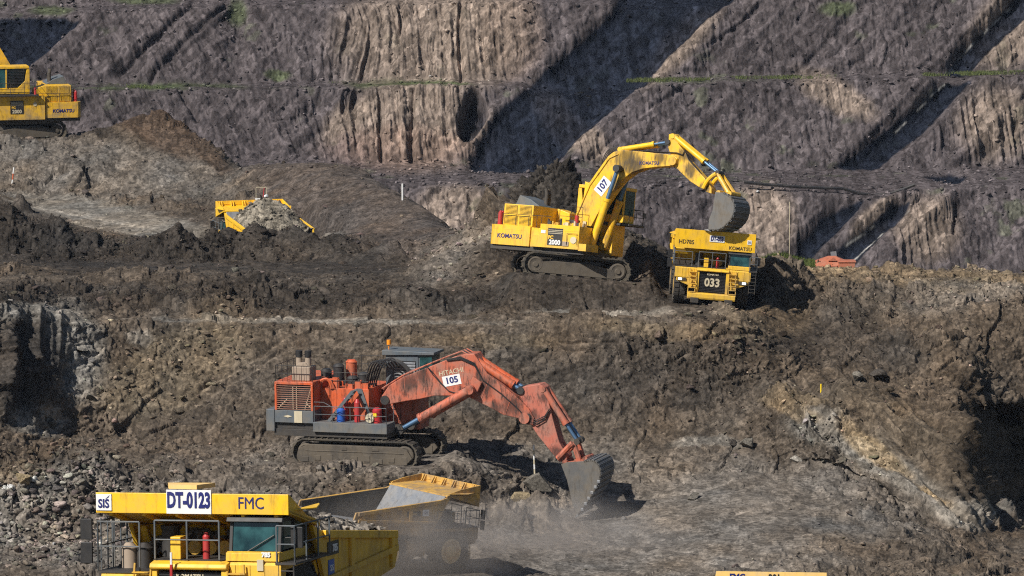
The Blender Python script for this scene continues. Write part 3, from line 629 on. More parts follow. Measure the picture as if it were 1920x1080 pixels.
    if detail:
        n = MB(); n.tube([(4.42, y0 + .55, 3.05), (4.40, y0 + .8, 3.2), (4.34, y1 - .2, 3.5)], .022); n.build('wiper', M_BLK, ca)
        text('785', .17, (4.61, y0 + 1.15, 2.98), (0, 1, 0), (0, 0, 1), M_WHT, ca, bold=.01)
        n = MB(); n.box(4.46, 4.50, y0 + .95, y0 + 1.13, 2.62, 2.92, 0); n.box(4.60, 4.66, y0 + .9, y0 + 1.08, 2.55, 2.85); n.build('work_lamp', M_CRM, ca)
    # decks, rails, mirrors, bits on the deck
    d = MB(); d.box(1.0, 4.6, -2.75, -1.14, 2.785 - drop, 2.83 - drop); d.box(1.6, 4.64, 2.46, 3.05, 2.72, 2.78); d.box(1.0, 4.5, -1.12, .88, 2.785, 2.80); d.build('deck_plate', M_DRK, t)
    r = MB(); r.rail([(4.55, -1.05, 2.83), (4.55, .82, 2.83)], .028, h=1.05); rl = r.build('handrail', M_GRY, t)
    r = MB(); r.rail([(4.55, -1.5, 2.83 - drop), (4.55, -2.72, 2.83 - drop), (1.2, -2.72, 2.83 - drop)], .026, h=1.0 + drop)
    for k in range(4): r.tube([(4.3 - k * .5, -2.72, 2.83 - drop), (4.3 - k * .5, -2.72, 3.9)], .02)
    r.build('handrail', M_GRY, t)
    r = MB(); r.rail([(4.62, 2.5, 2.78), (4.62, 3.02, 2.78), (1.7, 3.02, 2.78)], .024, h=1.0); r.build('handrail', M_GRY, t)
    r = MB(); r.tube([(4.6, 2.98, 1.2), (4.6, 2.98, 2.8)], .025); r.tube([(4.6, 2.55, 1.2), (4.6, 2.55, 2.8)], .025)
    for k in range(6): r.tube([(4.6, 2.55, 1.3 + .25 * k), (4.6, 2.98, 1.3 + .25 * k)], .02)
    r.build('side_ladder', M_DRK, t)
    for (x, y, z) in ((4.55, -3.05, 3.6), (4.55, -3.05, 2.95), (4.5, 3.05, 3.45)):
        m = MB(); m.box(x - .04, x + .04, y - .17, y + .17, z - .27, z + .3); m.tube([(x - .05, y + .17 * (1 if y < 0 else -1), z), (x - .05, y + .36 * (1 if y < 0 else -1), z)], .02); m.build('mirror', M_BLK, t, .02)
    m = MB(); m.cyl((4.1, .28, 2.8), (4.1, .28, 3.42), .1); m.cyl((4.1, .28, 3.42), (4.1, .28, 3.52), .1, .04); m.build('fire_extinguisher', M_RED, t, smooth=True)
    m = MB(); m.box(3.95, 4.4, -.66, -.36, 2.8, 3.42); m.build('tool_box', paint, t, .02)
    if detail:
        m = MB(); m.tube([(4.98, -.42, 1.06), (4.98, -.42, 3.05)], .035, m=0); m.tube([(4.98, -.42, 2.35), (4.98, -.42, 2.72)], .045, m=1); m.tube([(4.98, -.42, 1.2), (4.98, -.42, 1.7)], .045, m=1); m.build('marker_pole', [M_WHT, M_RED], t)
        for y in (-1.75, -2.2):
            m = MB(); q = drop * 1.2; m.cyl((3.5, y, 2.83 - drop), (3.5, y, 3.45 - q), .22); m.cyl((3.5, y, 3.45 - q), (3.5, y, 3.6 - q), .24, .1); m.build('air_filter', M_TANM if y < -2 else M_DRK, t, smooth=True)
    for k, y in enumerate((-.15, .3, .72)):
        m = MB(); m.cyl((2.3, y - .25, 3.02), (3.2, y - .25, 3.02), .2); m.build('air_tank', M_YEL2, t, smooth=True)
    m = MB(); m.cyl((3.4, -1.0, 2.8), (3.4, -1.0, 3.55), .26); m.cyl((3.4, -1.0, 3.55), (3.4, -1.0, 3.65), .30); m.build('air_cleaner', M_DRK, t, smooth=True)
    # dump body: side walls, sloping floor, headboard, canopy with a raised lip
    W = 2.72; zr = lambda x: 3.80 + (x - 1.4) * .092
    bd = MB()
    side = [(2.25, 4.02), (1.5, 3.80), (-5.15, zr(-5.15)), (-5.3, 2.75), (-4.95, 2.15), (.2, 1.62), (.75, 1.72), (1.35, 2.55), (1.9, 3.5)]
    for s in (-1, 1):
        bd.prism(side, s * W, s * (W - .12))
        bd.box(-5.0, 1.4, s * W, s * (W + .10), 0, .22, 0, Matrix.Translation((0, 0, 3.80 - .22)) @ Matrix(((1, 0, 0, 0), (0, 1, 0, 0), (.092, 0, 1, -.129), (0, 0, 0, 1))))
        for xx in (-4.6, -.95):
            bd.prism([(xx - .13, 2.25), (xx + .13, 2.2), (xx + .13, zr(xx) - .2), (xx - .13, zr(xx) - .2)], s * W, s * (W + .09))
        bd.prism([(-5.0, 2.62), (1.0, 2.35), (1.0, 2.5), (-5.0, 2.8)], s * W, s * (W + .11))
        bd.prism([(-3.6, 2.2), (-1.2, 1.85), (-.9, 2.3), (-1.0, 2.44), (-3.4, 2.55)], s * W, s * (W + .05))
    bd.prism([(-5.2, 2.42), (.3, 1.72), (.3, 1.86), (-5.2, 2.60)], -W + .12, W - .12, 1)
    bd.prism([(.3, 1.72), (.36, 1.72), (1.88, 3.98), (1.8, 3.98)], -W + .12, W - .12, 1); bd.prism([(.36, 1.72), (.45, 1.72), (2.0, 3.96), (1.88, 3.96)], -W + .12, W - .12, 0)
    for s in (-1, 1):
        bd.prism([(-5.1, 2.6), (.3, 1.86), (.9, 2.1), (1.9, 3.7), (1.5, 3.78), (-5.1, zr(-5.1) - .02)], s * (W - .12), s * (W - .15), 2)
    for k in range(5):
        y = -2.3 + k * 1.15; bd.prism([(.5, 1.8), (.75, 1.8), (2.2, 3.93), (2.0, 3.96)], y - .1, y + .1, 0)
    bd.prism([(1.35, 2.62), (1.5, 2.55), (1.75, 2.95), (1.6, 3.0)], -W + .15, W - .15, 0)
    for k in range(7):
        xx = -4.6 + k * .8; z = 2.42 - (xx + 5.2) * .127; bd.box(xx - .12, xx + .12, -W + .1, W - .1, z - .22, z)
    bd.v = [(x, y, z + up) for x, y, z in bd.v]
    body_o = bd.build('dump_body', [body, bed_in, M_MUD], t, .015)
    cn = MB(); zl = 4.06; lf = 4.45; zf = max(zl, zl + lip - .52); zt = zl + lip; zb = 3.96 + up
    cn.prism([(1.85, zb), (lf - .07, zf), (lf - .07, zf + .1), (1.85, zb + .1)], -wide, wide)
    cn.box(lf - .07, lf, -wide, wide, zl, zl + lip)
    for s in (-1, 1):
        cn.prism([(1.9, zb + .04), (lf - .07, zl + .05), (lf - .07, zt), (2.9, zb + min(lip, .62) * sidelip), (2.1, zb + min(.22, sidelip * .4))], s * wide, s * (wide - .07))
        cn.prism([(1.9, s * wide), (4.0, s * wide), (3.2, s * (wide + .38)), (2.2, s * (wide + .12))], zf + .04, zf + .08, axis='z')
    n = 6
    for k in range(n):
        y = -wide + .4 + k * (2 * wide - .8) / (n - 1)
        for dy in (-.09, .09): cn.prism([(lf - .07, zf + .1), (lf - .07, zt - .03), (lf - .13, zt - .03), (lf - .34, zf + .1)], y + dy - .03, y + dy + .03)
        cn.prism([(2.1, zb - .1), (lf - .1, zf - .12), (lf - .1, zf), (2.1, zb + .01)], y - .05, y + .05)
    cn.box(lf - .1, lf - .02, -wide, wide, zt - .28, zt - .24)
    can = cn.build('canopy', body if lip > 1.0 or body is not M_YELD else M_YELP, body_o, .012)
    for (txt, size, y, z, m, xs, bold) in canopy_letters:
        text(txt, size, (lf + .004, y, z), (0, 1, 0), (0, 0, 1), m, can, xs=xs, bold=bold)
    return t, can, body_o
def plate(parent, name, x, y0, y1, z0, z1, m, th=.03):
    b = MB(); b.box(x, x + th, y0, y1, z0, z1); return b.build(name, m, parent)

HEAPS = []
def heap(name, label, M, x0, x1, hw, z0, top, cx, seed, colr, rough=.30, shape=1.7):
    """a load of broken rock lying in a truck's body"""
    nx, ny = 120, 80
    xs = np.linspace(x0, x1, nx); ys = np.linspace(-hw, hw, ny); XX, YY = np.meshgrid(xs, ys, indexing='ij')
    p = np.stack([XX, YY, 0 * XX + seed * 3.7], -1)
    q = np.where(XX < cx, (cx - XX) / (cx - x0), (XX - cx) / (x1 - cx))
    env = np.clip(1 - q ** shape, 0, 1) * np.clip(1 - np.abs(YY / hw) ** 2.2, 0, 1) ** .7
    Z = z0 + top * env + .16 * fbm(p, .7, 3, seed) * (env > .02)
    for sz, k, thr in ((1.0, .9, .4), (.5, .5, .3), (.24, .22, .2)):
        d, s2, rid, pl = cells(XX / sz + .3 * fbm(p, 1.5, 2, seed + 5), YY / sz, seed + int(sz * 10))
        Z += sm(thr, thr + .1, rid) * k * rough * 1.0 * (np.clip(1 - d, 0, 1) ** .6 * .6 + pl * .8)
    G = np.stack([XX, YY, Z], -1) @ np.array(M.to_3x3()).T
    d, s2, rid, pl = cells(XX / .5, YY / .5, seed + 5)
    Cc = np.array(colr)[None, None] * (.55 + .9 * rid)[..., None] * (1 + .3 * fbm(p, .8, 3, seed + 9))[..., None]
    o = grid_mesh(name, G, np.clip(Cc, .01, .6), SOIL, smooth=False); o.location = M.translation
    HEAPS.append((o, G, env, colr, seed))
    return tag(o, label, 'rock load')

# the four digit truck in front: number board and letters on the canopy
T1 = frame_at(-107, .07, .036, (4.45, 2.8, 4.06), 541, 966, 143)
t1, can1, bod1 = make_truck('dump_truck', 'yellow dump truck heaped with broken rock, white number board above its canopy, DT-0123', T1, lip=.56, up=-.42, drop=.36, canopy_letters=[('FMC', .46, 1.72, 4.36, M_NAV, .86, 0)])
plate(can1, 'number_board', 4.455, -.72, .58, 4.065, 4.72, M_WHT)
text('DT-0123', .58, (4.488, -.07, 4.42), (0, 1, 0), (0, 0, 1), M_NAV, can1, name='fleet_number', xs=.595, bold=.022)
plate(can1, 'emblem_plate', 4.455, -2.78, -2.33, 4.13, 4.58, M_WHT)
text('SIS', .33, (4.488, -2.555, 4.31), (0, 1, 0), (0, 0, 1), M_NAV, can1, name='emblem', xs=.85, bold=.008)
_e = MB(); _e.prism([(-2.50, 4.45), (-2.44, 4.50), (-2.38, 4.55), (-2.42, 4.48)], 4.486, 4.494, axis='x'); _e.build('emblem', M_NAV, can1)
_e = MB(); _e.prism([(4.2, -.75), (4.3, .1), (3.5, .35), (3.6, -1.0)], 4.72, 4.84, axis='z'); _e.build('canopy_plate', M_YELP, can1)
_e = MB(); _e.box(.1, 1.05, 2.725, 2.74, 2.62, 3.0); _e.build('model_plate', M_BLK, bod1); text('785', .28, (.45, 2.745, 2.8), (-1, 0, 0), (0, 0, 1), M_WHT, bod1, bold=.01)
_e = MB(); _e.box(.5, 1.0, 2.725, 2.74, 2.02, 2.5); _e.build('emblem_plate', M_BLU, bod1); text('SIS', .25, (.75, 2.745, 2.26), (-1, 0, 0), (0, 0, 1), M_WHT, bod1, name='emblem')
heap('rock_load', 'broken rock heaped in the dump truck numbered DT-0123', T1, -5.0, 2.6, 2.5, 2.7, 1.3, 1.0, 3, (.17, .15, .128), shape=1.2)
pad(T1.translation, T1.to_3x3(), 5.5, 3.4, 6)

T2 = frame_at(-90, .0, -.079, (5.0, 0, .62), 1333, 563, 366)
t2, can2, bod2 = make_truck('dump_truck', 'yellow dump truck marked 033 under the raised bucket', T2, lip=1.30, wide=2.78, grille_no='033', detail=False, body=M_YEL, canopy_letters=[('HD785', .40, -2.0, 4.48, M_BLK, .9, .004), ('KOMATSU', .34, 1.75, 4.28, M_BLK, 1.0, .003)])
plate(can2, 'number_plate', 4.455, -.42, .62, 4.62, 5.06, M_WHT); text('DT-033', .42, (4.488, .10, 4.84), (0, 1, 0), (0, 0, 1), M_NAV, can2, name='fleet_number', xs=.66, bold=.02)
plate(can2, 'emblem_plate', 4.455, 2.2, 2.5, 4.62, 4.92, M_WHT); text('SIS', .2, (4.488, 2.35, 4.77), (0, 1, 0), (0, 0, 1), M_NAV, can2, name='emblem')
pad(T2.translation, T2.to_3x3(), 4.6, 2.8, 1.4)

T3 = frame_at(41, -.08, .02, (2.65, -2.6, 1.36), 847, 1034, 318)
t3, can3, bod3 = make_truck('dump_truck', 'empty dusty dump truck in the dust cloud below the orange excavator', T3, lip=1.3, wide=2.76, paint=M_YELD, body=M_YELD, rimmat=M_YELP, detail=False)
pad(T3.translation, T3.to_3x3(), 5.2, 3.2, 2.5)
_e = MB(); _e.box(.0, .5, -2.75, -2.735, 3.6, 4.0); _e.build('emblem_plate', M_WHT, bod3); text('SIS', .24, (.25, -2.755, 3.8), (1, 0, 0), (0, 0, 1), M_NAV, bod3, name='emblem')
_e = MB(); _e.box(-1.2, -.15, -2.75, -2.735, 3.6, 3.9); _e.build('model_plate', M_BLK, bod3); text('785', .22, (-.6, -2.755, 3.75), (1, 0, 0), (0, 0, 1), M_YELP, bod3)

T4 = frame_at(108, .0, .0, (4.45, 2.8, 5.36), 404, 377, 428)
t4, can4, bod4 = make_truck('dump_truck', 'loaded dump truck half hidden behind the dark heaps on the bench', T4, lip=1.3, paint=M_YEL, body=M_YEL, detail=False)
heap('rock_load', 'brown rock heaped in the dump truck behind the dark heaps', T4, -5.2, 3.0, 2.68, 3.7, 2.15, -.9, 8, (.17, .15, .12), shape=1.15)
pad(T4.translation, T4.to_3x3(), 5.0, 3.0, 3)

T5 = frame_at(-88, .13, -.02, (4.45, -2.8, 5.36), 1344, 1071, 268)
t5, can5, bod5 = make_truck('dump_truck', 'dump truck at the bottom edge with only its canopy showing', T5, lip=1.3, sidelip=.1, wide=2.82, paint=M_YELP, body=M_YELP, detail=False, canopy_letters=[('FMC', .45, -1.75, 5.06, M_NAV, .9, .02), ('201', .45, .15, 5.06, M_BLK, .9, .02)])
pad(T5.translation, T5.to_3x3(), 5.2, 3.2, 4)
# ------------------------------------------------------------------ excavators
def track_mb(L, H, wdt, yc, M=None, n=46, seed=1):
    """one crawler chain: shoes laid round a long loop"""
    b = MB(); r = H / 2; s = L / 2 - r; per = 4 * s + 2 * math.pi * r
    def at(d):
        d %= per
        if d < 2 * s: return (-s + d, H, 0)
        d -= 2 * s
        if d < math.pi * r: a = d / r; return (s + r * math.sin(a), r + r * math.cos(a), -a)
        d -= math.pi * r
        if d < 2 * s: return (s - d, 0, -math.pi)
        d -= 2 * s; a = d / r; return (-s - r * math.sin(a), r - r * math.cos(a), -math.pi - a)
    for i in range(n):
        x, z, a = at(per * i / n); T = Matrix.Translation((x, yc, z)) @ Matrix.Rotation(-a, 4, 'Y'); T = M @ T if M else T
        g = per / n * .47; b.box(-g, g, -wdt / 2, wdt / 2, -.09, 0.0, 0, T); b.box(-g * .95, -g * .45, -wdt / 2, wdt / 2, 0, .07, 0, T); b.box(-g, g, -.22, .22, -.22, -.09, 0, T)
    return b
def undercarriage(t, L, H, gauge, wdt, yaw, mud, full=False):
    M = Matrix.Rotation(R(yaw), 4, 'Z')
    b = MB(); b.box(-1.7, 1.7, -gauge / 2, gauge / 2, .7, 1.35, 0, M); b.cyl((0, 0, 1.3), (0, 0, 2.05), 1.35, n=28); b.build('car_body', M_DRK, t)
    for s in (-1, 1):
        y = s * gauge / 2
        k = track_mb(L, H, wdt, y, M).build('track', M_TRK, t)
        f = MB(); r = H / 2 - .30; e = L / 2 - H / 2
        f.prism([(-e, .32), (e - .1, .32), (e - .3, .95), (.9, 1.22), (-1.6, 1.22), (-e - .2, 1.0)], y - wdt * .34, y + wdt * .34)
        if full: f.prism([(-e - .3, .25), (e + .1, .25), (e + .55, .7), (e + .2, 1.25), (e - .4, 1.42), (-e + .2, 1.42), (-e - .5, 1.1), (-e - .6, .6)], y - wdt * .46, y + wdt * .46)
        if full:
            for j in range(9): xx = -e + j * 2 * e / 8; f.box(xx - .22, xx + .22, y - wdt * .5, y + wdt * .5, .28 + .12 * (j % 2), .62 + .1 * (j % 3))
            f.box(-e, e, y - wdt * .49, y + wdt * .49, .98, 1.06); f.box(-.9, -.5, y - wdt * .5, y + wdt * .5, 1.1, 1.35); f.box(1.2, 1.7, y - wdt * .5, y + wdt * .5, 1.1, 1.3)
        f.v = [tuple(M @ Vector(p)) for p in f.v]; f.build('track_frame', mud, k, .03)
        for x, rr in ((e, r), (-e, r * .96)):
            q = MB(); q.lathe_y([(rr, -wdt * .3), (rr, wdt * .3), (rr * .8, wdt * .36), (rr * .62, wdt * .30), (rr * .35, wdt * .32), (rr * .3, wdt * .42), (.01, wdt * .42)] if s > 0 else [(rr, wdt * .3), (rr, -wdt * .3), (rr * .8, -wdt * .36), (rr * .62, -wdt * .30), (rr * .35, -wdt * .32), (rr * .3, -wdt * .42), (.01, -wdt * .42)], (x, y, H / 2), 30)
            q.v = [tuple(M @ Vector(p)) for p in q.v]; q.build('sprocket' if x < 0 else 'idler', mud, k, smooth=True)
        for j in range(7):
            x = -e + .5 + j * (2 * e - 1.0) / 6
            q = MB(); q.cyl((x, y - wdt * .3, .38), (x, y + wdt * .3, .38), .24, n=14); q.v = [tuple(M @ Vector(p)) for p in q.v]; q.build('roller', mud, k, smooth=True)
def strokes(t, name, pts, r, mat, n=6):
    b = MB(); b.tube(pts, r, n); return b.build(name, mat, t, smooth=True)
def ram(t, a, b, y, split, r, mat, name='hydraulic_cylinder', rod=M_ROD):
    """barrel from a towards b, chromed rod for the rest; (x, z) points"""
    A = Vector((a[0], y, a[1])); B = Vector((b[0], y, b[1])); K = A.lerp(B, split); d = (B - A).normalized()
    m = MB(); m.cyl(A, K, r, n=16); m.cyl(K - d * .16, K + d * .05, r * 1.16, n=16); m.cyl(A - Vector((0, r * 1.1, 0)), A + Vector((0, r * 1.1, 0)), r * .95, n=12)
    o = m.build(name, mat, t, smooth=True)
    m = MB(); m.cyl(K, B, r * .56, n=12); m.build('rod', rod, o, smooth=True)
    m = MB(); m.cyl(B - Vector((0, r * 1.1, 0)), B + Vector((0, r * 1.1, 0)), r * 1.0, n=12); m.build('rod_eye', M_DRK, o, smooth=True); return o
def bucket(t, poly, half, mat, inner, teeth, hinge, linkp, lugm):
    """open bucket: two side plates, a rolled back shell (the run of the outline away from the mouth), lip and teeth"""
    a, e = teeth; run = [Vector(p) for p in poly[a:e + 1]]
    for _ in range(2):
        r2 = [run[0]]
        for p, q in zip(run[:-1], run[1:]): r2 += [p * .75 + q * .25, p * .25 + q * .75]
        run = r2 + [run[-1]]
    poly = list(poly[:a]) + [tuple(p) for p in run] + list(poly[e + 1:]); teeth = (a, a + len(run) - 1)
    n = len(poly); b = MB()
    for s in (-1, 1): b.prism(poly, s * half, s * (half - .09))
    shell = poly[teeth[0]:teeth[1] + 1]
    c = Vector((sum(p[0] for p in poly) / n, 0, sum(p[1] for p in poly) / n))
    for (p, q) in zip(shell[:-1], shell[1:]):
        def inn(a): d = (Vector((c.x, c.z)) - Vector(a)).normalized() * .1; return (a[0] + d.x, a[1] + d.y)
        b.prism([p, q, inn(q), inn(p)], -half, half)
    o = b.build('bucket', mat, t, .01)
    # wear plates round the back
    wp = MB()
    for (p, q) in list(zip(shell[1:-2], shell[2:-1]))[::2]:
        d = Vector((q[0] - p[0], q[1] - p[1])); nn = Vector((p[0] - c.x, p[1] - c.z)).normalized() * .05
        for k in range(2):
            a = Vector(p) + d * (.12 + .5 * k); e = a + d * .28; wp.prism([(a.x, a.y), (e.x, e.y), (e.x + nn.x, e.y + nn.y), (a.x + nn.x, a.y + nn.y)], -half * .97, half * .97)
    wp.build('wear_plate', inner, o)
    tip = Vector(poly[teeth[1]]); pre = Vector(poly[teeth[1] - 1]); d = (tip - pre).normalized(); nr = Vector((-d.y, d.x))
    for k in range(5):
        y = -half + .2 + k * (2 * half - .4) / 4; w = MB(); a = tip - d * .15
        w.prism([(a.x + nr.x * .11, a.y + nr.y * .11), (a.x - nr.x * .11, a.y - nr.y * .11), (tip.x + d.x * .38, tip.y + d.y * .38)], y - .11, y + .11); w.build('tooth', inner, o)
    lg = MB()
    for y in (-.62, -.42, .42, .62): lg.prism([hinge, linkp, (linkp[0] * .6 + c.x * .4, linkp[1] * .6 + c.z * .4), (hinge[0] * .6 + c.x * .4, hinge[1] * .6 + c.z * .4)], y - .05, y + .05)
    for p in (hinge, linkp): lg.cyl((p[0], -.75, p[1]), (p[0], .75, p[1]), .17)
    lg.build('bucket_lug', lugm, o); return o
def bez(a, b, c, n=10): return [tuple((1 - t) ** 2 * a[i] + 2 * t * (1 - t) * b[i] + t * t * c[i] for i in range(3)) for t in [k / n for k in range(n + 1)]]

# ---- the two yellow excavators share one upper structure
def yellow_upper(t, main):
    body = M_YEL if main else M_YEL2
    b = MB(); b.box(-5.15, 2.3, -2.6, 2.6, 1.78, 2.1); b.box(-4.9, -2.2, -2.3, 2.3, 2.1, 2.4); b.build('platform', M_DRK, t, .02)
    b = MB(); b.prism([(-5.2, -2.5), (-4.95, -2.75), (-2.0, -2.75), (-2.0, 2.75), (-4.95, 2.75), (-5.2, 2.5)], 2.1, 3.5, axis='z')
    for s in (-1, 1):
        for x in (-4.9, -2.55): b.box(x - .012, x + .012, s * 2.75, s * 2.76, 2.15, 3.45)
        b.box(-4.9, -2.0, s * 2.75, s * 2.758, 3.18, 3.2)
    cw = b.build('counterweight', body, t, .03)
    b = MB(); b.box(-2.0, -1.1, -2.62, 2.62, 2.1, 3.45); b.build('side_box', body, t, .02)
    for s in (-1, 1): text('KOMATSU', .42, (-3.6, s * 2.762, 2.72), (-s, 0, 0), (0, 0, 1), M_NAV, cw, xs=1.0, bold=.008)
    b = MB(); b.box(-4.35, -2.0, -2.5, 2.5, 3.5, 5.0); b.box(-4.45, -4.35, -2.2, 2.2, 3.5, 4.7)
    b.prism([(-2.0, 3.5), (-2.0, 5.02), (-1.0, 4.75), (-.9, 3.5)], 1.0, 2.5)
    eh = b.build('engine_house', body, t, .03)
    for s in (-1, 1):
        for x0 in (-4.22, -3.08):
            for (z0, z1) in ((4.32, 4.92), (3.58, 4.2)):
                l = MB(); l.box(x0, x0 + .95, s * 2.49, s * 2.505, z0, z1, 1); k = int((z1 - z0) / .085)
                for i in range(k):
                    z = z0 + .03 + i * .085; l.prism([(s * 2.505, z), (s * 2.54, z - .02), (s * 2.54, z + .012), (s * 2.505, z + .028)], x0 + .02, x0 + .93, axis='x')
                l.build('louvre', [body, M_BLK], eh)
    b = MB(); b.prism([(-4.2, 5.0), (-3.9, 5.72), (-3.0, 5.45), (-2.3, 5.05), (-2.3, 5.0)], -1.2, 1.1); b.build('engine_hood', M_GRY, eh, .03)
    for y in (.45, .8):
        b = MB(); b.cyl((-2.65, y, 5.0), (-2.65, y, 6.0), .15); b.cyl((-2.65, y, 5.95), (-2.75, y, 6.35), .13); b.build('exhaust_pipe', M_MUD, t, smooth=True)
    for y in (-2.15, -1.85, 1.5, 1.9, 2.2):
        b = MB(); b.cyl((-4.8, y, 3.5), (-4.8, y, 4.35), .16); b.cyl((-4.8, y, 4.35), (-4.8, y, 4.5), .14, .05); b.build('fire_bottle', M_RED, t, smooth=True)
    r = MB(); r.rail([(-5.05, -2.6, 3.5), (-5.05, 2.6, 3.5)], .022, h=.95); r.build('handrail', M_DRK, t)
    for s in (-1, 1):
        r = MB(); r.rail([(-4.3, s * 2.66, 3.5), (-1.2, s * 2.66, 3.5)], .02, h=.8, mid=False); r.build('handrail', M_DRK, t)
    # right hand box with the model panel, the pumps and valves behind it
    b = MB(); b.box(-1.1, 2.0, -2.95, -1.05, 2.12, 3.75); b.box(2.0, 2.6, -2.9, -1.05, 2.05, 2.55); b.box(-1.75, -1.1, -2.9, -2.6, 2.12, 2.95)
    for x in (-.55, .9): b.box(x - .01, x + .01, -2.962, -2.95, 2.2, 3.35)
    b.box(-1.1, 2.0, -2.962, -2.95, 3.36, 3.385)
    sb = b.build('side_box', body, t, .03)
    b = MB(); b.box(-.45, .72, -2.975, -2.952, 2.3, 3.5, 0); mp = b.build('model_panel', M_BLK, sb)
    b = MB()
    for k in range(3): b.box(-.42, .70, -2.985, -2.976, 3.12 + k * .11, 3.155 + k * .11)
    b.build('stripe', M_CRM, mp)
    text('2000', .46, (.14, -2.978, 2.5), (1, 0, 0), (0, 0, 1), M_WHT, mp, xs=.98, bold=.016); text('PC', .34, (-.2, -2.978, 2.84), (1, 0, 0), (0, 0, 1), M_YEL, mp, xs=1.0, bold=.016)
    b = MB(); b.cyl((1.6, -2.95, 2.75), (1.6, -3.0, 2.75), .24, n=20); b.build('vent', M_CRM, sb, smooth=True)
    b = MB(); b.box(.75, 1.25, -3.0, -2.952, 2.3, 2.62); b.build('step_box', M_TANM, sb, .02)
    b = MB(); b.box(-1.0, -.65, -2.98, -2.952, 3.1, 3.32); b.build('notice_plate', M_WHT, sb)
    r = MB(); r.tube([(1.1, -3.05, 2.4), (1.1, -3.05, 3.2), (1.9, -3.05, 3.2), (1.9, -3.05, 2.4)], .02); r.tube([(-1.5, -2.8, 3.5), (-1.5, -2.8, 4.3), (-.4, -2.8, 4.3)], .02); r.rail([(-.6, -1.2, 3.75), (1.2, -1.2, 3.75)], .02, h=1.4); r.build('handrail', M_DRK, t)
    rr = random.Random(4)
    b = MB()
    for k in range(26):
        x = rr.uniform(-1.0, 1.7); y = rr.uniform(-2.7, -1.0); h = rr.uniform(.1, .5)
        if k % 2: b.box(x - .12, x + .12, y - .1, y + .1, 3.75, 3.75 + h, k % 3)
        else: b.cyl((x, y, 3.75), (x, y, 3.75 + h), .08, n=8, m=k % 3)
    b.box(-1.1, 1.6, -1.05, .9, 2.1, 3.9, 1); b.build('pump_unit', [M_YEL2, M_DRK, M_CRM], t)
    b = MB(); b.cyl((1.0, -1.6, 3.75), (1.0, -1.6, 4.55), .14); b.build('fire_bottle', M_RED, t, smooth=True)
    # left hand: cab on its base, walkway and rails
    b = MB(); b.box(-1.9, 2.5, 1.15, 2.9, 2.0, 4.15); 
    for x in (-.6, 1.0): b.box(x - .012, x + .012, 2.9, 2.912, 2.1, 4.1)
    base = b.build('cab_base', body, t, .03)
    b = MB(); b.box(2.02, 2.2, 1.2, 1.9, 3.0, 3.6); b.build('vent', M_BLK, base)
    b = MB(); b.box(.05, 1.25, 2.905, 2.93, 2.55, 3.75); mp = b.build('model_panel', M_BLK, base)
    text('2000', .44, (.65, 2.935, 2.75), (-1, 0, 0), (0, 0, 1), M_CRM, mp, xs=.98, bold=.012); text('PC', .3, (.95, 2.935, 3.1), (-1, 0, 0), (0, 0, 1), M_YEL2, mp, bold=.012)
    b = MB()
    for k in range(3): b.box(.1, 1.2, 2.93, 2.937, 3.35 + k * .12, 3.39 + k * .12)
    b.build('stripe', M_CRM, mp)
    b = MB(); b.cyl((-1.0, 2.9, 3.4), (-1.0, 2.94, 3.4), .17, n=18); b.build('vent', M_CRM, base, smooth=True)
    b = MB(); b.box(-1.3, 3.8, 1.0, 3.35, 4.15, 4.3); b.build('walkway', M_DRK, t, .02)
    b = MB(); b.prism([(-.55, 4.35), (3.2, 4.35), (3.2, 4.9), (-.55, 4.9)], 1.15, 2.8); b.box(-.5, 3.25, 1.1, 2.85, 6.62, 6.85)
    b.prism([(-.55, 4.9), (.55, 4.9), (-.1, 5.5), (-.3, 6.62), (-.55, 6.62)], 1.15, 2.8)
    for x in (1.5, 3.05):
        for y in (1.15, 2.66): b.box(x, x + .14, y, y + .14, 4.9, 6.62)
    cab = b.build('cab', body, t, .03)
    b = MB(); b.box(3.16, 3.2, 1.3, 2.65, 4.92, 6.6); b.build('windshield', M_GLS, cab)
    for y in (1.17, 2.76):
        b = MB(); b.box(.0, 3.05, y, y + .02, 4.92, 6.6); b.build('side_window', M_GLS, cab)
    b = MB()
    for k in range(12): z = 4.98 + k * .135; b.box(-.05 if k > 4 else .62 - k * .14, 1.5, 2.79, 2.84, z, z + .06)
    b.box(1.45, 1.52, 2.79, 2.86, 4.9, 6.62); b.build('window_guard', M_BLK, cab)
    r = MB(); r.rail([(3.7, 1.1, 4.3), (3.7, 3.25, 4.3), (-1.2, 3.25, 4.3), (-1.2, 1.6, 4.3)], .024, h=1.05); r.build('handrail', M_DRK, t)
    b = MB(); b.cyl((-1.0, 3.1, 4.3), (-1.0, 3.1, 4.9), .12); b.build('fire_extinguisher', M_RED, t, smooth=True)
    b = MB(); b.box(3.75, 3.82, 3.0, 3.4, 4.9, 5.2); b.tube([(3.7, 3.2, 4.3), (3.78, 3.2, 5.1)], .02); b.build('mirror', M_BLK, t)

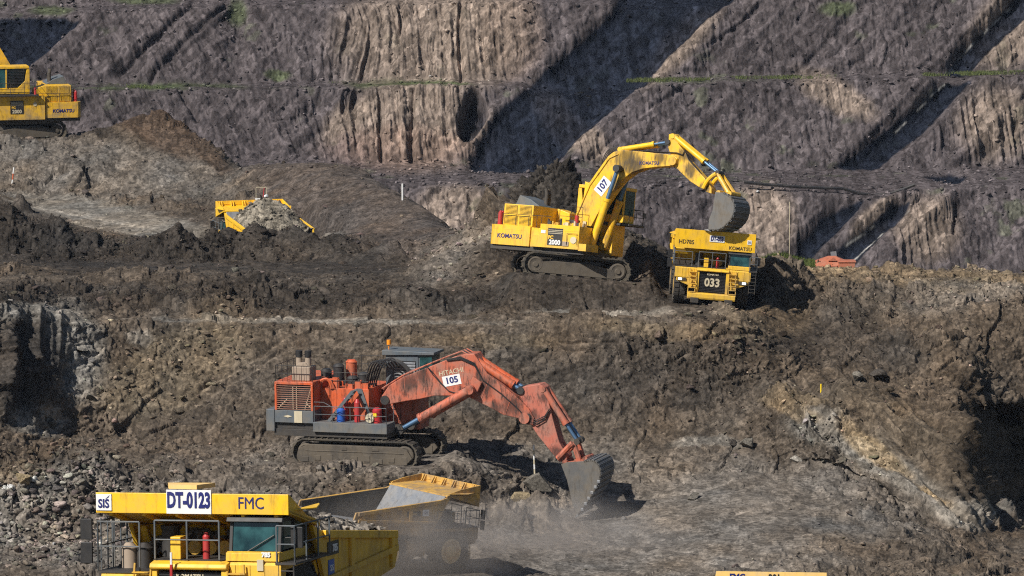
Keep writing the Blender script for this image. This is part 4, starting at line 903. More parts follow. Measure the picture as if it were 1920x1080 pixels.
M107 = frame_at(-29, -.010, -.165, (0, 0, 0), 1068, 526, 372)
e107 = thing('excavator', M107, 'yellow excavator marked 107 tipping its bucket over a dump truck', 'excavator', 'excavators')
undercarriage(e107, 7.6, 1.75, 4.3, .82, 38, M_MUD)
yellow_upper(e107, True)
def q7(pts, y=0.0): return [onplane(M107, a, b, y) for a, b in pts]
def boom_pc(t, B, A, tip, mat, armmat):
    b = MB(); b.prism(B, -.52, .52)
    return b.build('boom', mat, t, .03)
B7 = q7([(1072,428),(1076,414),(1084,398),(1093,372),(1103,345),(1122,318),(1140,293),(1150,285),(1165,281),(1200,284),(1250,289),(1262,291),(1270,297),(1269,306),(1258,311),(1230,313),(1205,316),(1185,323),(1166,337),(1152,353),(1138,374),(1120,402),(1104,432),(1090,448),(1076,446)], -.52)
def st(M, pts, y): return [(onplane(M, a, b, y)[0], y, onplane(M, a, b, y)[1], r) for a, b, r in pts]
M_BOOM = paintmat('oily_yellow_paint', (.82, .47, .013), .4, gr=.4, grime=(.03, .022, .015), stains=st(M107, ((1176, 297, 1.0), (1190, 314, .8), (1238, 296, .5), (1156, 345, .6)), -.5))
M_ARM = paintmat('chipped_yellow_paint', (.82, .47, .013), .4, gr=.5, grime=(.03, .022, .015), stains=st(M107, ((1296, 318, .55), (1284, 290, .5), (1322, 350, .4)), -.3))
b = MB(); b.prism(B7, -.52, .52); bo = b.build('boom', M_BOOM, e107, .03)
# plates, number board and lettering on the near side
bp = q7([(1126,333),(1146,339),(1133,365),(1115,357)], -.54)
c = (sum(p[0] for p in bp) / 4, sum(p[1] for p in bp) / 4)
dv = (Vector(onplane(M107, 1138, 338, -.54)) - Vector(onplane(M107, 1121, 361, -.54))).normalized()
nb = MB(); pw, ph = .62, .40
u = Vector((dv.x, 0, dv.y)); v = Vector((-dv.y, 0, dv.x))
cc = Vector((*onplane(M107, 1130, 349, -.54),)); ccv = Vector((cc.x, -.53, cc.y))
vs = [ccv + u * sx * pw + v * sz * ph + Vector((0, dy, 0)) for dy in (0, -.015) for (sx, sz) in ((-1, -1), (1, -1), (1, 1), (-1, 1))]
nb.add(vs, [(0, 1, 2, 3), (7, 6, 5, 4), (0, 4, 5, 1), (1, 5, 6, 2), (2, 6, 7, 3), (3, 7, 4, 0)]); nb.build('number_board', M_WHT, bo)
text('107', .66, ccv + Vector((0, -.018, 0)), u, v, M_NAV, bo, name='fleet_number', xs=.95, bold=.022)
kx = onplane(M107, 1217, 306, -.53); ku = Vector(onplane(M107, 1232, 306.2, -.53)) - Vector(onplane(M107, 1202, 306.2, -.53)); ku.normalize()
text('KOMATSU', .33, (kx[0], -.53, kx[1]), (ku.x, 0, ku.y), (-ku.y, 0, ku.x), M_NAV, bo, bold=.004)
A7 = q7([(1254,252),(1260,250),(1267,253),(1272,270),(1286,288),(1291,301),(1309,321),(1328,342),(1334,353),(1334,363),(1325,360),(1294,340),(1270,317),(1259,309),(1258,293),(1253,277)], -.36)
b = MB(); b.prism(A7, -.36, .36); ar = b.build('arm', M_ARM, e107, .03)
b = MB(); p = onplane(M107, 1262, 302, -.5); b.cyl((p[0], -.66, p[1]), (p[0], .66, p[1]), .30, n=20); b.build('pivot_pin', M_YEL2, ar, smooth=True)
for y in (-.3, .3): ram(e107, onplane(M107, 1168, 281, 0), onplane(M107, 1257, 267, 0), y, .70, .19, M_YEL)
for y in (-.22, .22): ram(e107, onplane(M107, 1266, 256, 0), onplane(M107, 1349, 325, 0), y, .68, .19, M_YEL)
for y in (-.95, .95): ram(e107, onplane(M107, 1121, 462, 0), onplane(M107, 1170, 318, 0), y, .60, .26, M_YEL if y < 0 else M_YEL2)
for k, y in enumerate((-.5, .5)):
    a = onplane(M107, 1325, 354, 0); m1 = onplane(M107, 1349, 327, 0); c2 = onplane(M107, 1371, 362, 0); mid = onplane(M107, 1333, 334, 0)
    b = MB(); b.tube(bez((a[0], y, a[1]), (mid[0], y, mid[1]), (m1[0], y, m1[1])), .15, 8); b.build('rocker_link', M_YEL, e107, smooth=True)
    b = MB(); b.tube([(m1[0], y * .6, m1[1]), (c2[0], y * .9, c2[1])], .17, 8); b.build('push_link', M_YEL2, e107, smooth=True)
hb = q7([(1341,360),(1355,361),(1370,368),(1379,385),(1375,406),(1363,422),(1346,432),(1328,431),(1329,412),(1336,394)], -1.2)
bucket(e107, hb, 1.2, M_BKT, M_STL, (1, 7), hb[0], onplane(M107, 1362, 362, -1.2), M_YEL2)
# hoses over the boom
for k in range(4):
    y = -.36 + k * .2; p0 = onplane(M107, 1134, 306, 0); p1 = onplane(M107, 1140, 268 + k, 0); p2 = onplane(M107, 1176, 279, 0)
    strokes(bo, 'hose', bez((p0[0], y, p0[1]), (p1[0], y, p1[1]), (p2[0], y, p2[1])), .035, M_BLK)
for k in range(2):
    pts = [(1184, 284 + k), (1215, 285 + k), (1250, 287 + k), (1268, 288), (1279, 292), (1283, 283), (1290, 300), (1310, 322)]; pp = q7(pts, -.5)
    strokes(bo, 'hose', [(a, -.46 + k * .1, z + .06) for a, z in pp], .035, M_BLK)
pp = q7([(1080,410),(1096,372),(1107,347),(1126,321),(1143,297),(1160,289)], -.5); strokes(bo, 'pipe', [(a, -.56, z) for a, z in pp], .04, M_YEL2)
b = MB(); p = q7([(1097,340),(1104,344),(1106,350),(1093,378),(1096,355)], -.3); b.prism(p, -.3, .3); b.build('boom_lamp_box', M_YEL, bo, .02)
pad(M107.translation, (M107.to_3x3() @ Matrix.Rotation(R(38), 3, 'Z')), 3.9, 2.9, 1.6, 0, -.22)

# the far excavator on the left bench, facing out of the picture
MPC = frame_at(194, 0, -.01, (-5.2, 2.75, 2.1), 152, 220, 480)
epc = thing('excavator', MPC, 'yellow excavator on the far bench, cut off at the left edge', 'excavator', 'excavators')
undercarriage(epc, 7.6, 1.75, 4.3, .82, 4, M_MUD)
yellow_upper(epc, False)
def turn(poly, c, a): ca, sa = math.cos(a), math.sin(a); return [(c[0] + (x - c[0]) * ca - (z - c[1]) * sa, c[1] + (x - c[0]) * sa + (z - c[1]) * ca) for x, z in poly]
foot = B7[-1]; rot = R(3)
B9 = turn(B7, foot, rot); A9 = turn(A7, foot, rot); hb9 = turn(hb, foot, rot)
b = MB(); b.prism(B9, -.52, .52); b.build('boom', M_YEL2, epc, .03)
b = MB(); b.prism(A9, -.36, .36); b.build('arm', M_YEL2, epc, .03)
for y in (-.95, .95): ram(epc, (2.2, 2.6), turn([onplane(M107, 1170, 318, 0)], foot, rot)[0], y, .6, .26, M_YEL2)
for y in (-.3, .3): ram(epc, turn([onplane(M107, 1168, 281, 0)], foot, rot)[0], turn([onplane(M107, 1257, 267, 0)], foot, rot)[0], y, .7, .19, M_YEL2)
for y in (-.22, .22): ram(epc, turn([onplane(M107, 1266, 256, 0)], foot, rot)[0], turn([onplane(M107, 1349, 325, 0)], foot, rot)[0], y, .68, .19, M_YEL2)
bucket(epc, hb9, 1.2, M_BKT, M_STL, (1, 7), hb9[0], hb9[2], M_YEL2)
pad(MPC.translation, (MPC.to_3x3() @ Matrix.Rotation(R(4), 3, 'Z')), 4.2, 3.0, 1.5, 0, -.12)
# ------------------------------------------------------------------ the orange excavator
M105 = frame_at(-18, .012, 0, (0, 0, 0), 694, 864, 345)
e105 = thing('excavator', M105, 'orange excavator marked 105 digging at the toe of the bank', 'excavator', 'excavators')
undercarriage(e105, 8.6, 1.8, 5.1, 1.0, 0, M_MUD, True)
def q5(pts, y=0.0): return [onplane(M105, a, b, y) for a, b in pts]
b = MB(); b.box(-5.6, 2.2, -2.8, 2.8, 1.9, 2.35); b.box(-5.5, -2.9, -2.7, 2.7, 2.35, 2.8); b.build('platform', M_DRK, e105, .02)
b = MB(); b.box(-6.1, -5.52, -2.95, 2.95, 2.2, 3.62)
b.build('counterweight', M_GRY, e105, .03)
b = MB(); b.box(-5.5, -2.85, -2.92, 2.92, 2.78, 3.58); cb_ = b.build('cooler_base', M_GRY, e105, .02)
b = MB(); b.box(-4.15, -3.6, -2.95, -2.922, 2.8, 3.56); b.build('base_plate', M_CRM, cb_)
b = MB(); b.prism([(-4.9, 3.2), (-4.6, 3.28), (-4.3, 3.2), (-4.6, 3.12)], -2.95, -2.922); b.build('emblem', M_CRM, cb_)
# radiator house with open slats
b = MB()
b.box(-5.5, -2.85, -2.9, 2.9, 5.28, 5.46)
for x in (-5.5, -2.99): b.box(x, x + .14, -2.92, -2.6, 3.58, 5.28)
b.box(-2.95, -2.85, -2.9, 2.9, 3.58, 5.28); b.box(-5.5, -5.4, -2.9, 2.9, 3.58, 5.28); b.box(-5.5, -2.85, 2.6, 2.9, 3.58, 5.28)
rh = b.build('radiator_house', M_ORG, e105, .02)
b = MB(); b.box(-5.4, -2.99, -2.6, -2.5, 3.6, 5.28); b.build('radiator_core', M_BLK, rh)
b = MB()
for k in range(12): z = 3.66 + k * .137; b.box(-5.36, -2.99, -2.9, -2.86, z, z + .03)
b.build('grille', paintmat('grille_paint', (.42, .20, .14), .4), rh)
b = MB()
for x in (-4.3, -4.05, -3.5): b.tube([(x, -2.7, 3.6), (x + (.5 if x > -3.8 else 0), -2.7, 5.2)], .03)
b.tube([(-5.3, -2.72, 3.7), (-4.7, -2.72, 4.3)], .03); b.tube([(-3.0, -2.72, 3.7), (-3.4, -2.72, 4.1)], .03); b.build('pipe', M_CRM, rh)
# engine room set back behind the catwalk
b = MB(); b.box(-2.85, .45, -1.35, 2.9, 2.35, 4.9)
for x in (-1.8, -.7): b.box(x - .015, x + .015, -1.365, -1.35, 2.95, 4.85)
er = b.build('engine_room', M_ORG, e105, .03)
b = MB(); b.box(-2.83, 2.25, -3.02, -1.35, 2.25, 2.88); cat = b.build('catwalk', M_GRY, e105, .02)
r = MB(); r.rail([(-2.75, -2.96, 2.88), (2.2, -2.96, 2.88), (2.2, -1.5, 2.88)], .024, h=1.05); r.build('handrail', M_GRY, e105)
r = MB(); r.tube([(-2.75, -2.96, 4.2), (-2.1, -2.96, 4.2), (-1.2, -2.96, 3.75)], .024); r.build('handrail', M_GRY, e105)
b = MB()
for y in (-2.35, -1.75): b.prism([(-2.1, 2.88), (-1.85, 2.88), (-.15, 4.95), (-.4, 4.95)], y - .04, y + .04)
for k in range(8): t_ = k / 8 + .06; x = -1.98 + 1.7 * t_; z = 2.9 + 2.05 * t_; b.box(x - .12, x + .12, -2.35, -1.75, z, z + .04)
b.prism([(-.4, 4.95), (.0, 4.95), (.7, 2.9), (.55, 2.9)], -1.42, -1.38)
b.build('stair', M_GRY, e105)
for (nm, x, y, h, rad, m) in (('oil_drum', -1.15, -2.3, .9, .27, M_BLU), ('fire_bottle', -1.05, -1.75, 1.5, .2, M_RED), ('fire_bottle', -.05, -2.2, 1.5, .2, M_RED), ('fire_bottle', 1.35, -2.3, 1.0, .3, M_RED)):
    b = MB(); b.cyl((x, y, 2.88), (x, y, 2.88 + h * .85), rad, n=18); b.cyl((x, y, 2.88 + h * .85), (x, y, 2.88 + h), rad, rad * .5, n=18); b.build(nm, m, e105, smooth=True)
b = MB(); b.box(1.2, 1.42, -2.64, -2.59, 3.3, 3.55); b.build('warning_plate', paintmat('signal_yellow', (.9, .62, .02), .05, low=-9), e105)
b = MB(); b.lathe_y([(.05, -.3), (.28, -.3), (.33, -.1), (.33, .1), (.25, .2)], (.95, -2.4, 3.2), 20); b.build('hose_reel', M_CRM, e105, smooth=True)
# roof: silencer with twin stacks, rails, air cleaners, valve block
b = MB(); b.box(-4.55, -3.3, -2.2, -1.0, 5.46, 6.35); b.prism([(-4.35, 6.35), (-3.5, 6.35), (-3.7, 6.6), (-4.15, 6.6)], -1.9, -1.3); sl = b.build('silencer', M_TANM, e105, .03)
for x in (-4.25, -3.62):
    b = MB(); b.cyl((x, -1.6, 6.3), (x, -1.6, 6.95), .21, .19, n=16); b.cyl((x, -1.6, 6.95), (x, -1.6, 7.35), .225, n=16, m=1); b.build('exhaust_stack', [M_TANM, M_BLK], sl, smooth=True)
r = MB(); r.rail([(-2.9, -2.8, 5.46), (-5.45, -2.8, 5.46), (-5.45, 2.8, 5.46)], .022, h=1.05)
for k in range(8): r.tube([(-5.3 + k * .33, -2.8, 5.46), (-5.3 + k * .33, -2.8, 6.5)], .014)
r.build('handrail', M_DRK, e105)
r = MB(); r.rail([(-2.8, -1.3, 4.9), (.4, -1.3, 4.9), (.4, 1.0, 4.9)], .022, h=1.05); r.rail([(-2.8, 2.8, 5.46), (-.2, 2.8, 5.46)], .022, h=1.1); r.build('handrail', M_DRK, e105)
for (x, y, h, m) in ((-3.1, .4, .9, M_DRK), (-2.3, .6, 1.2, M_DRK), (-1.7, 1.4, 1.4, M_ORG), (-1.2, .2, .5, M_DRK), (-.6, .6, .7, M_DRK)):
    b = MB(); b.cyl((x, y, 4.9), (x, y, 4.9 + h), .36, n=18); b.cyl((x, y, 4.9 + h), (x, y, 5.05 + h), .4, .25, n=18); b.build('air_cleaner', m, e105, smooth=True)
rr = random.Random(9); b = MB()
for k in range(40):
    x = rr.uniform(-2.6, .3); y = rr.uniform(-1.2, .6); h = rr.uniform(.1, .6)
    if k % 3: b.cyl((x, y, 4.9), (x, y, 4.9 + h), .07, n=8, m=k % 2)
    else: b.box(x - .2, x + .2, y - .12, y + .12, 4.9, 4.9 + h, k % 2)
b.build('valve_block', [M_DRK, M_ORG], e105)
for k in range(3): strokes(e105, 'pipe', bez((-2.9 + k * .1, -1.5, 5.3), (-2.2, -1.5, 5.9), (-2.1 + k * .1, -1.4, 4.9)), .1 if k == 0 else .05, M_ORG)
# cab on a tall base at the left
b = MB(); b.box(.55, 3.1, 1.15, 2.95, 2.0, 4.75); b.build('cab_base', M_ORGF, e105, .03)
b = MB(); b.box(.75, 3.0, 1.2, 2.95, 4.75, 6.85); b.prism([(.55, 6.85), (4.15, 6.95), (4.15, 7.12), (.55, 7.18)], 1.05, 3.1); b.prism([(3.0, 4.75), (3.5, 4.75), (4.0, 5.4), (3.9, 6.9), (3.0, 6.9)], 1.25, 2.9)
cab = b.build('cab', M_GRY, e105, .03)
b = MB(); b.prism([(3.53, 4.8), (4.03, 5.42), (3.94, 6.85), (3.1, 6.85), (3.1, 4.8)], 1.22, 1.248); b.build('side_window', M_GLS, cab)
b = MB(); b.prism([(3.52, 4.75), (4.03, 5.4), (3.93, 6.88), (3.91, 6.88), (4.0, 5.42), (3.5, 4.77)], 1.3, 2.85); b.build('windshield', M_GLS, cab)
b = MB(); b.box(1.3, 2.85, 1.17, 1.2, 4.9, 6.5, 1)
for k in range(9): z = 4.95 + k * .175; b.prism([(1.2, z), (1.12, z - .06), (1.12, z + .03), (1.2, z + .1)], 1.34, 2.81, axis='x')
b.build('louvre', [M_STL, M_BLK], cab)
b = MB(); b.cyl((.85, 1.6, 7.15), (.85, 1.6, 7.55), .03); b.cyl((.85, 1.6, 7.5), (.85, 1.6, 7.8), .14); b.build('beacon', M_AMB, cab, smooth=True)
# boom, arm, bucket
B5 = q5([(712,752),(716,742),(729,723),(753,708),(822,681),(851,669),(873,664),(889,664),(899,679),(914,701),(944,724),(975,750),(991,766),(1001,784),(999,797),(987,796),(975,785),(944,778),(914,762),(883,747),(873,742),(814,742),(788,748),(761,752),(718,760)], -.72)
OB = dict(dust=.75, dustc=(.31, .165, .125), gr=.75, grime=(.028, .018, .014), rough=.6, low=-4)
M_BOOM5 = paintmat('sooty_orange_paint', (.47, .115, .06), stains=st(M105, ((765, 718, .7), (792, 706, .6), (905, 722, .9), (960, 762, .8), (986, 788, .6), (930, 765, .5)), -.7), **OB)
M_ARM5 = paintmat('scuffed_orange_paint', (.45, .13, .085), stains=st(M105, ((1000, 780, .45), (1046, 850, .5), (1022, 745, .35)), -.5), **OB)
b = MB(); b.prism(B5, -.72, .72); bo = b.build('boom', M_BOOM5, e105, .04)
bu_ = (Vector(onplane(M105, 866, 700, -.73)) - Vector(onplane(M105, 830, 707, -.73))).normalized(); up_ = (-bu_.y, 0, bu_.x); rt_ = (bu_.x, 0, bu_.y)
p = onplane(M105, 847, 713, -.73); pc = Vector((p[0], -.725, p[1])); U = Vector(rt_); W_ = Vector(up_)
nb = MB(); vs = [pc + U * sx * .62 + W_ * sz * .34 + Vector((0, dy, 0)) for dy in (0, -.015) for (sx, sz) in ((-1, -1), (1, -1), (1, 1), (-1, 1))]
nb.add(vs, [(0, 1, 2, 3), (7, 6, 5, 4), (0, 4, 5, 1), (1, 5, 6, 2), (2, 6, 7, 3), (3, 7, 4, 0)]); nb.build('number_board', M_WHT, bo)
text('105', .56, pc + Vector((0, -.018, 0)), rt_, up_, M_NAV, bo, name='fleet_number', xs=1.08, bold=.016)
p = onplane(M105, 846, 697.5, -.73); text('HITACHI', .44, (p[0], -.725, p[1]), rt_, up_, M_CRM, bo, xs=1.0, bold=.004)
A5 = q5([(976,729),(981,725),(1012,720),(1022,727),(1033,772),(1048,828),(1058,846),(1064,856),(1061,866),(1048,866),(1036,851),(1007,815),(990,788),(980,762),(975,742)], -.55)
b = MB(); b.prism(A5, -.55, .55); ar = b.build('arm', M_ARM5, e105, .04)
b = MB(); p = onplane(M105, 990, 781, 0); b.cyl((p[0], -.85, p[1]), (p[0], .85, p[1]), .36, n=20); b.build('pivot_pin', M_ORGF, ar, smooth=True)
for y in (-.38, .38): ram(e105, onplane(M105, 886, 668, 0), onplane(M105, 981, 730, 0), y, .84, .25, M_ORG)
for y in (-.36, .36): ram(e105, onplane(M105, 1022, 728, 0), onplane(M105, 1086, 826, 0), y, .66, .21, M_ORGF)
for y in (-1.15, 1.15): ram(e105, onplane(M105, 893, 726, 0), onplane(M105, 762, 801, 0), y, .72, .30, M_ORGF)
b = MB(); p = onplane(M105, 892, 726, 0); b.cyl((p[0], -1.45, p[1]), (p[0], 1.45, p[1]), .3, n=18); b.build('pivot_pin', M_ORGF, bo, smooth=True)
for (x1, y1, x2, y2) in ((760,706,757,750),(800,691,797,741),(872,668,866,741),(918,708,902,750),(960,742,948,776)):
    a = onplane(M105, x1, y1, -.72); e = onplane(M105, x2, y2, -.72); b = MB(); b.tube([(a[0], -.725, a[1]), (e[0], -.725, e[1])], .022, 5); b.build('weld_seam', M_ORGF, bo)
for (x1, y1, r_) in ((722,750,.3),(990,781,.2)):
    a = onplane(M105, x1, y1, -.72); b = MB(); b.cyl((a[0], -.82, a[1]), (a[0], -.70, a[1]), r_, n=18); b.build('pin_cap', M_DRK, bo, smooth=True)
hk = [onplane(M105, x, y, 0) for x, y in ((896,702),(912,714),(902,735),(886,722))]
for s in (-1, 1):
    b = MB(); b.prism(hk, s * .73, s * 1.0); b.build('boom_lug', M_ORGF, bo, .03)
for y in (-.62, .62):
    a = onplane(M105, 1051, 857, 0); m1 = onplane(M105, 1079, 828, 0); c2 = onplane(M105, 1090, 862, 0)
    b = MB(); b.tube([(a[0], y, a[1]), (m1[0], y, m1[1])], .19, 8); b.build('rocker_link', M_ORGF, e105, smooth=True)
    b = MB(); b.tube([(m1[0], y * .7, m1[1]), (c2[0], y * .7, c2[1])], .19, 8); b.build('push_link', M_ORGF, e105, smooth=True)
hb5 = q5([(1052,871),(1062,867),(1094,865),(1112,862),(1123,871),(1128,888),(1121,911),(1103,940),(1083,965),(1074,948),(1063,900)], -1.5)
bucket(e105, hb5, 1.5, M_BKT, M_STL, (2, 8), hb5[0], onplane(M105, 1090, 864, -1.5), M_ORGF)
for k in range(6):
    p = onplane(M105, 1122 - k * 6.2, 903 + k * 10.5, -1.55)
    b = MB(); b.box(p[0] - .1, p[0] + .1, -1.53, -1.44, p[1] - .1, p[1] + .1); b.build('edge_guard', M_STL, e105.children[-1] if False else [o for o in e105.children if o.name.startswith('bucket')][0], .03)
# hoses: the great loops between roof and boom, and the runs along boom and arm
for k in range(6):
    y = -.5 + k * .2; p0 = onplane(M105, 690 + k * 1.5, 730, 0); p1 = onplane(M105, 694 + k * 5, 664 - k, 0); p2 = onplane(M105, 724 + k * 4, 688, 0)
    strokes(bo, 'hose', bez((p0[0], y, p0[1]), (p1[0], y, p1[1] + .5), (p2[0], y, p2[1])), .055, M_BLK)
for k in range(5):
    y = .5 + k * .12; p0 = onplane(M105, 700, 690, 0); p1 = onplane(M105, 735, 655, 0); p2 = onplane(M105, 770, 712, 0)
    strokes(bo, 'hose', bez((p0[0], y, p0[1]), (p1[0], y, p1[1]), (p2[0], y, p2[1])), .06, M_DRK)
for k in range(5):
    pts = q5([(722,728), (760,704 - k * .5), (822,677), (852,665), (872,658), (890,668), (905,690), (930,712), (960,741), (985,766)], 0)
    strokes(bo, 'hose' if k % 2 else 'pipe', [(a, -.6 + k * .28, z + .06) for a, z in pts], .05, M_BLK if k % 2 else M_ORGF)
for k in range(3):
    pts = q5([(838,674 + k), (864,669 + k * 2), (890,681 + 2 * k), (905,712), (940,738), (970,765), (982,778)], -.74)
    strokes(bo, 'hose', [(a, -.78, z) for a, z in pts], .04, M_BLK)
    pts = q5([(968,760), (985,778 + k * 2), (1005,788 + k * 4), (1022,780 + k * 3), (1031,766)], -.58)
    strokes(ar, 'hose', [(a, -.64 - .03 * k, z) for a, z in pts], .035, M_BLK)
for k in range(2):
    pts = q5([(800,686), (812,698 + k * 4), (826,716 + k * 2), (842,733), (856,737), (872,726)], -.74)
    strokes(bo, 'hose', [(a, -.79, z) for a, z in pts], .03, M_BLK)
pad(M105.translation, M105.to_3x3(), 4.6, 3.3, 1.8, 0, -.25)
# ------------------------------------------------------------------ lay the ground, level it under the machines, add the haze
for (loc, rot, hxx, hyy, soft, cx, lift) in PADS:
    d = V1 - loc; lx = d @ rot[:, 0] - cx; ly = d @ rot[:, 1]; lz = d @ rot[:, 2]
    q = np.maximum(np.abs(lx) - hxx, np.abs(ly) - hyy)
    m = (1 - sm(0, soft, q)) * (np.abs(lz) < 7)
    rough = 0.05 * D
    V1[..., 2] += m * (-lz + rough - lift)
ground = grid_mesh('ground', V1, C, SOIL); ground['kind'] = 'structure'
# ------------------------------------------------------------------ rocks
def ico(sub):
    bm = bmesh.new(); bmesh.ops.create_icosphere(bm, subdivisions=sub, radius=1.0)
    v = np.array([q.co[:] for q in bm.verts]); f = np.array([[x.index for x in q.verts] for q in bm.faces]); bm.free(); return v, f
ICO1, ICO2, ICO4 = ico(1), ico(2), ico(4)
def ang_rock(base, seed):
    """broken rock: a ball cut by random planes"""
    rg = np.random.default_rng(seed); v = base[0].copy()
    for k in range(11):
        n = rg.normal(size=3); n /= np.linalg.norm(n); h = rg.uniform(.28, .8); d = v @ n
        v = np.where((d > h)[:, None], v - np.outer(d - h, n), v)
    return v * rg.uniform(.7, 1.2, 3)
def rubble_mesh(name, pos, size, colr, mat, base, seed, flat=.62):
    rg = np.random.default_rng(seed); k = len(pos); nv = len(base[0])
    variants = np.stack([ang_rock(base, seed * 100 + i) for i in range(14)])
    v = variants[rg.integers(0, 14, k)]
    q = rg.normal(size=(k, 4)); q /= np.linalg.norm(q, axis=1, keepdims=True); w_, x, y, z = q.T
    Rm = np.stack([1 - 2 * (y * y + z * z), 2 * (x * y - z * w_), 2 * (x * z + y * w_), 2 * (x * y + z * w_), 1 - 2 * (x * x + z * z), 2 * (y * z - x * w_), 2 * (x * z - y * w_), 2 * (y * z + x * w_), 1 - 2 * (x * x + y * y)], -1).reshape(k, 3, 3)
    v = np.einsum('kij,knj->kni', Rm, v) * size[:, None, None]; v[..., 2] *= flat
    v = v + pos[:, None, :]
    f = (base[1][None] + (np.arange(k) * nv)[:, None, None]).reshape(-1, 3)
    me = bpy.data.meshes.new(name); V_ = v.reshape(-1, 3)
    me.vertices.add(len(V_)); me.vertices.foreach_set('co', V_.reshape(-1).astype(np.float32))
    me.loops.add(f.size); me.loops.foreach_set('vertex_index', f.reshape(-1).astype(np.int32))
    me.polygons.add(len(f)); me.polygons.foreach_set('loop_start', np.arange(0, f.size, 3, dtype=np.int32)); me.update(calc_edges=True)
    at = me.color_attributes.new('soil', 'FLOAT_COLOR', 'POINT'); c4 = np.ones((len(V_), 4), np.float32); c4[:, :3] = np.repeat(colr, nv, 0); at.data.foreach_set('color', c4.reshape(-1))
    me.materials.append(mat); o = bpy.data.objects.new(name, me); col.objects.link(o); return o
PEBBLE = soil_mat('stone', fine=14.0, bump=.4, contrast=.2, bd=.03, peb=12)
rg = np.random.default_rng(11)
nr, nc = px.shape
vis = (py > 230) & (py < 1100)
area = np.linalg.norm(np.cross(np.gradient(V1, axis=1), np.gradient(V1, axis=0)), axis=-1)
dens = vis * np.clip(amp, .12, 1.6) * np.minimum(area, .2)
def addd(k, *z):
    global dens
    dens = dens * (1 + k * zone(*z))
addd(2.5, 150, 960, 260, 110); addd(2, 300, 720, 200, 80, -25); addd(2, 1330, 650, 200, 90); addd(2.5, 860, 480, 90, 60); addd(2, 700, 920, 220, 40); addd(2, 1560, 850, 160, 50, 28); addd(1.5, 450, 565, 460, 30); addd(5, 330, 460, 340, 40); addd(2, 1750, 580, 200, 70); addd(.6, 680, 375, 220, 70, 18); addd(-.7, 1250, 985, 300, 80); addd(-.8, 55, 690, 60, 100)
p_ = (dens / dens.sum()).reshape(-1)
def scatter(name, k, s0, s1, ex, base, seed, sink=.1):
    idx = rg.choice(nr * nc, k, p=p_)
    pos = V1.reshape(-1, 3)[idx] + rg.normal(size=(k, 3)) * .08
    u = rg.random(k); size = s0 * (s1 / s0) ** (u ** ex)
    # rocks are kept clear of the machines
    ok = np.ones(k, bool)
    for (loc, rot, hxx, hyy, soft, cx, lift) in PADS:
        d = pos - loc; ok &= ~((np.abs(d @ rot[:, 0] - cx) < hxx) & (np.abs(d @ rot[:, 1]) < hyy) & (np.abs(d @ rot[:, 2]) < 4))
    pos, size, idx = pos[ok], size[ok], idx[ok]
    pos[:, 2] += size * sink
    cc = C.reshape(-1, 3)[idx] * np.exp(rg.normal(.1, .42, (len(idx), 1))) * (1 + rg.normal(size=(len(idx), 3)) * .04)
    o = rubble_mesh(name, pos, size, np.clip(cc, .01, .45), PEBBLE, base, seed); o['kind'] = 'stuff'; return o
scatter('rubble', 64000, .045, .2, 1.7, ICO1, 1)
scatter('rubble', 3600, .16, .5, 2.2, ICO2, 2)
# broken slabs spilled over the lower left corner and along the bank foot
_keep = p_
for (za, k_, tint, sd_) in (((110, 985, 230, 110), 2400, 1.0, 5), ((860, 490, 90, 55, -20), 800, 1.35, 6), ((1560, 860, 150, 50, 26), 600, 1.2, 7), ((1420, 640, 120, 70), 800, 1.3, 8), ((330, 690, 150, 80, -25), 500, 1.4, 9)):
    p_ = (dens * zone(*za)); p_ = (p_ / p_.sum()).reshape(-1); C_ = C; C = C * tint
    scatter('rubble', k_, .10, .5 if sd_ == 5 else .42, 2.2, ICO2, sd_, .05); C = C_
p_ = _keep
for (o, G, env, colr, seed) in HEAPS:      # broken rock on the loads: joined into the load's own mesh
    k = 420; fl = (env > .05).reshape(-1); idx = rg.choice(np.nonzero(fl)[0], k)
    pos = G.reshape(-1, 3)[idx]; size = .05 * (6.5 ** (rg.random(k) ** 1.8)); cc = np.array(colr)[None] * rg.uniform(.35, 1.5, (k, 1))
    r_ = rubble_mesh('rock', pos, size, np.clip(cc, .01, .6), PEBBLE, ICO2, seed + 50)
    bm = bmesh.new(); bm.from_mesh(o.data); nf = len(bm.faces); bm.from_mesh(r_.data); bm.faces.ensure_lookup_table()
    bm.to_mesh(o.data); bm.free(); me_ = r_.data; bpy.data.objects.remove(r_); bpy.data.meshes.remove(me_)

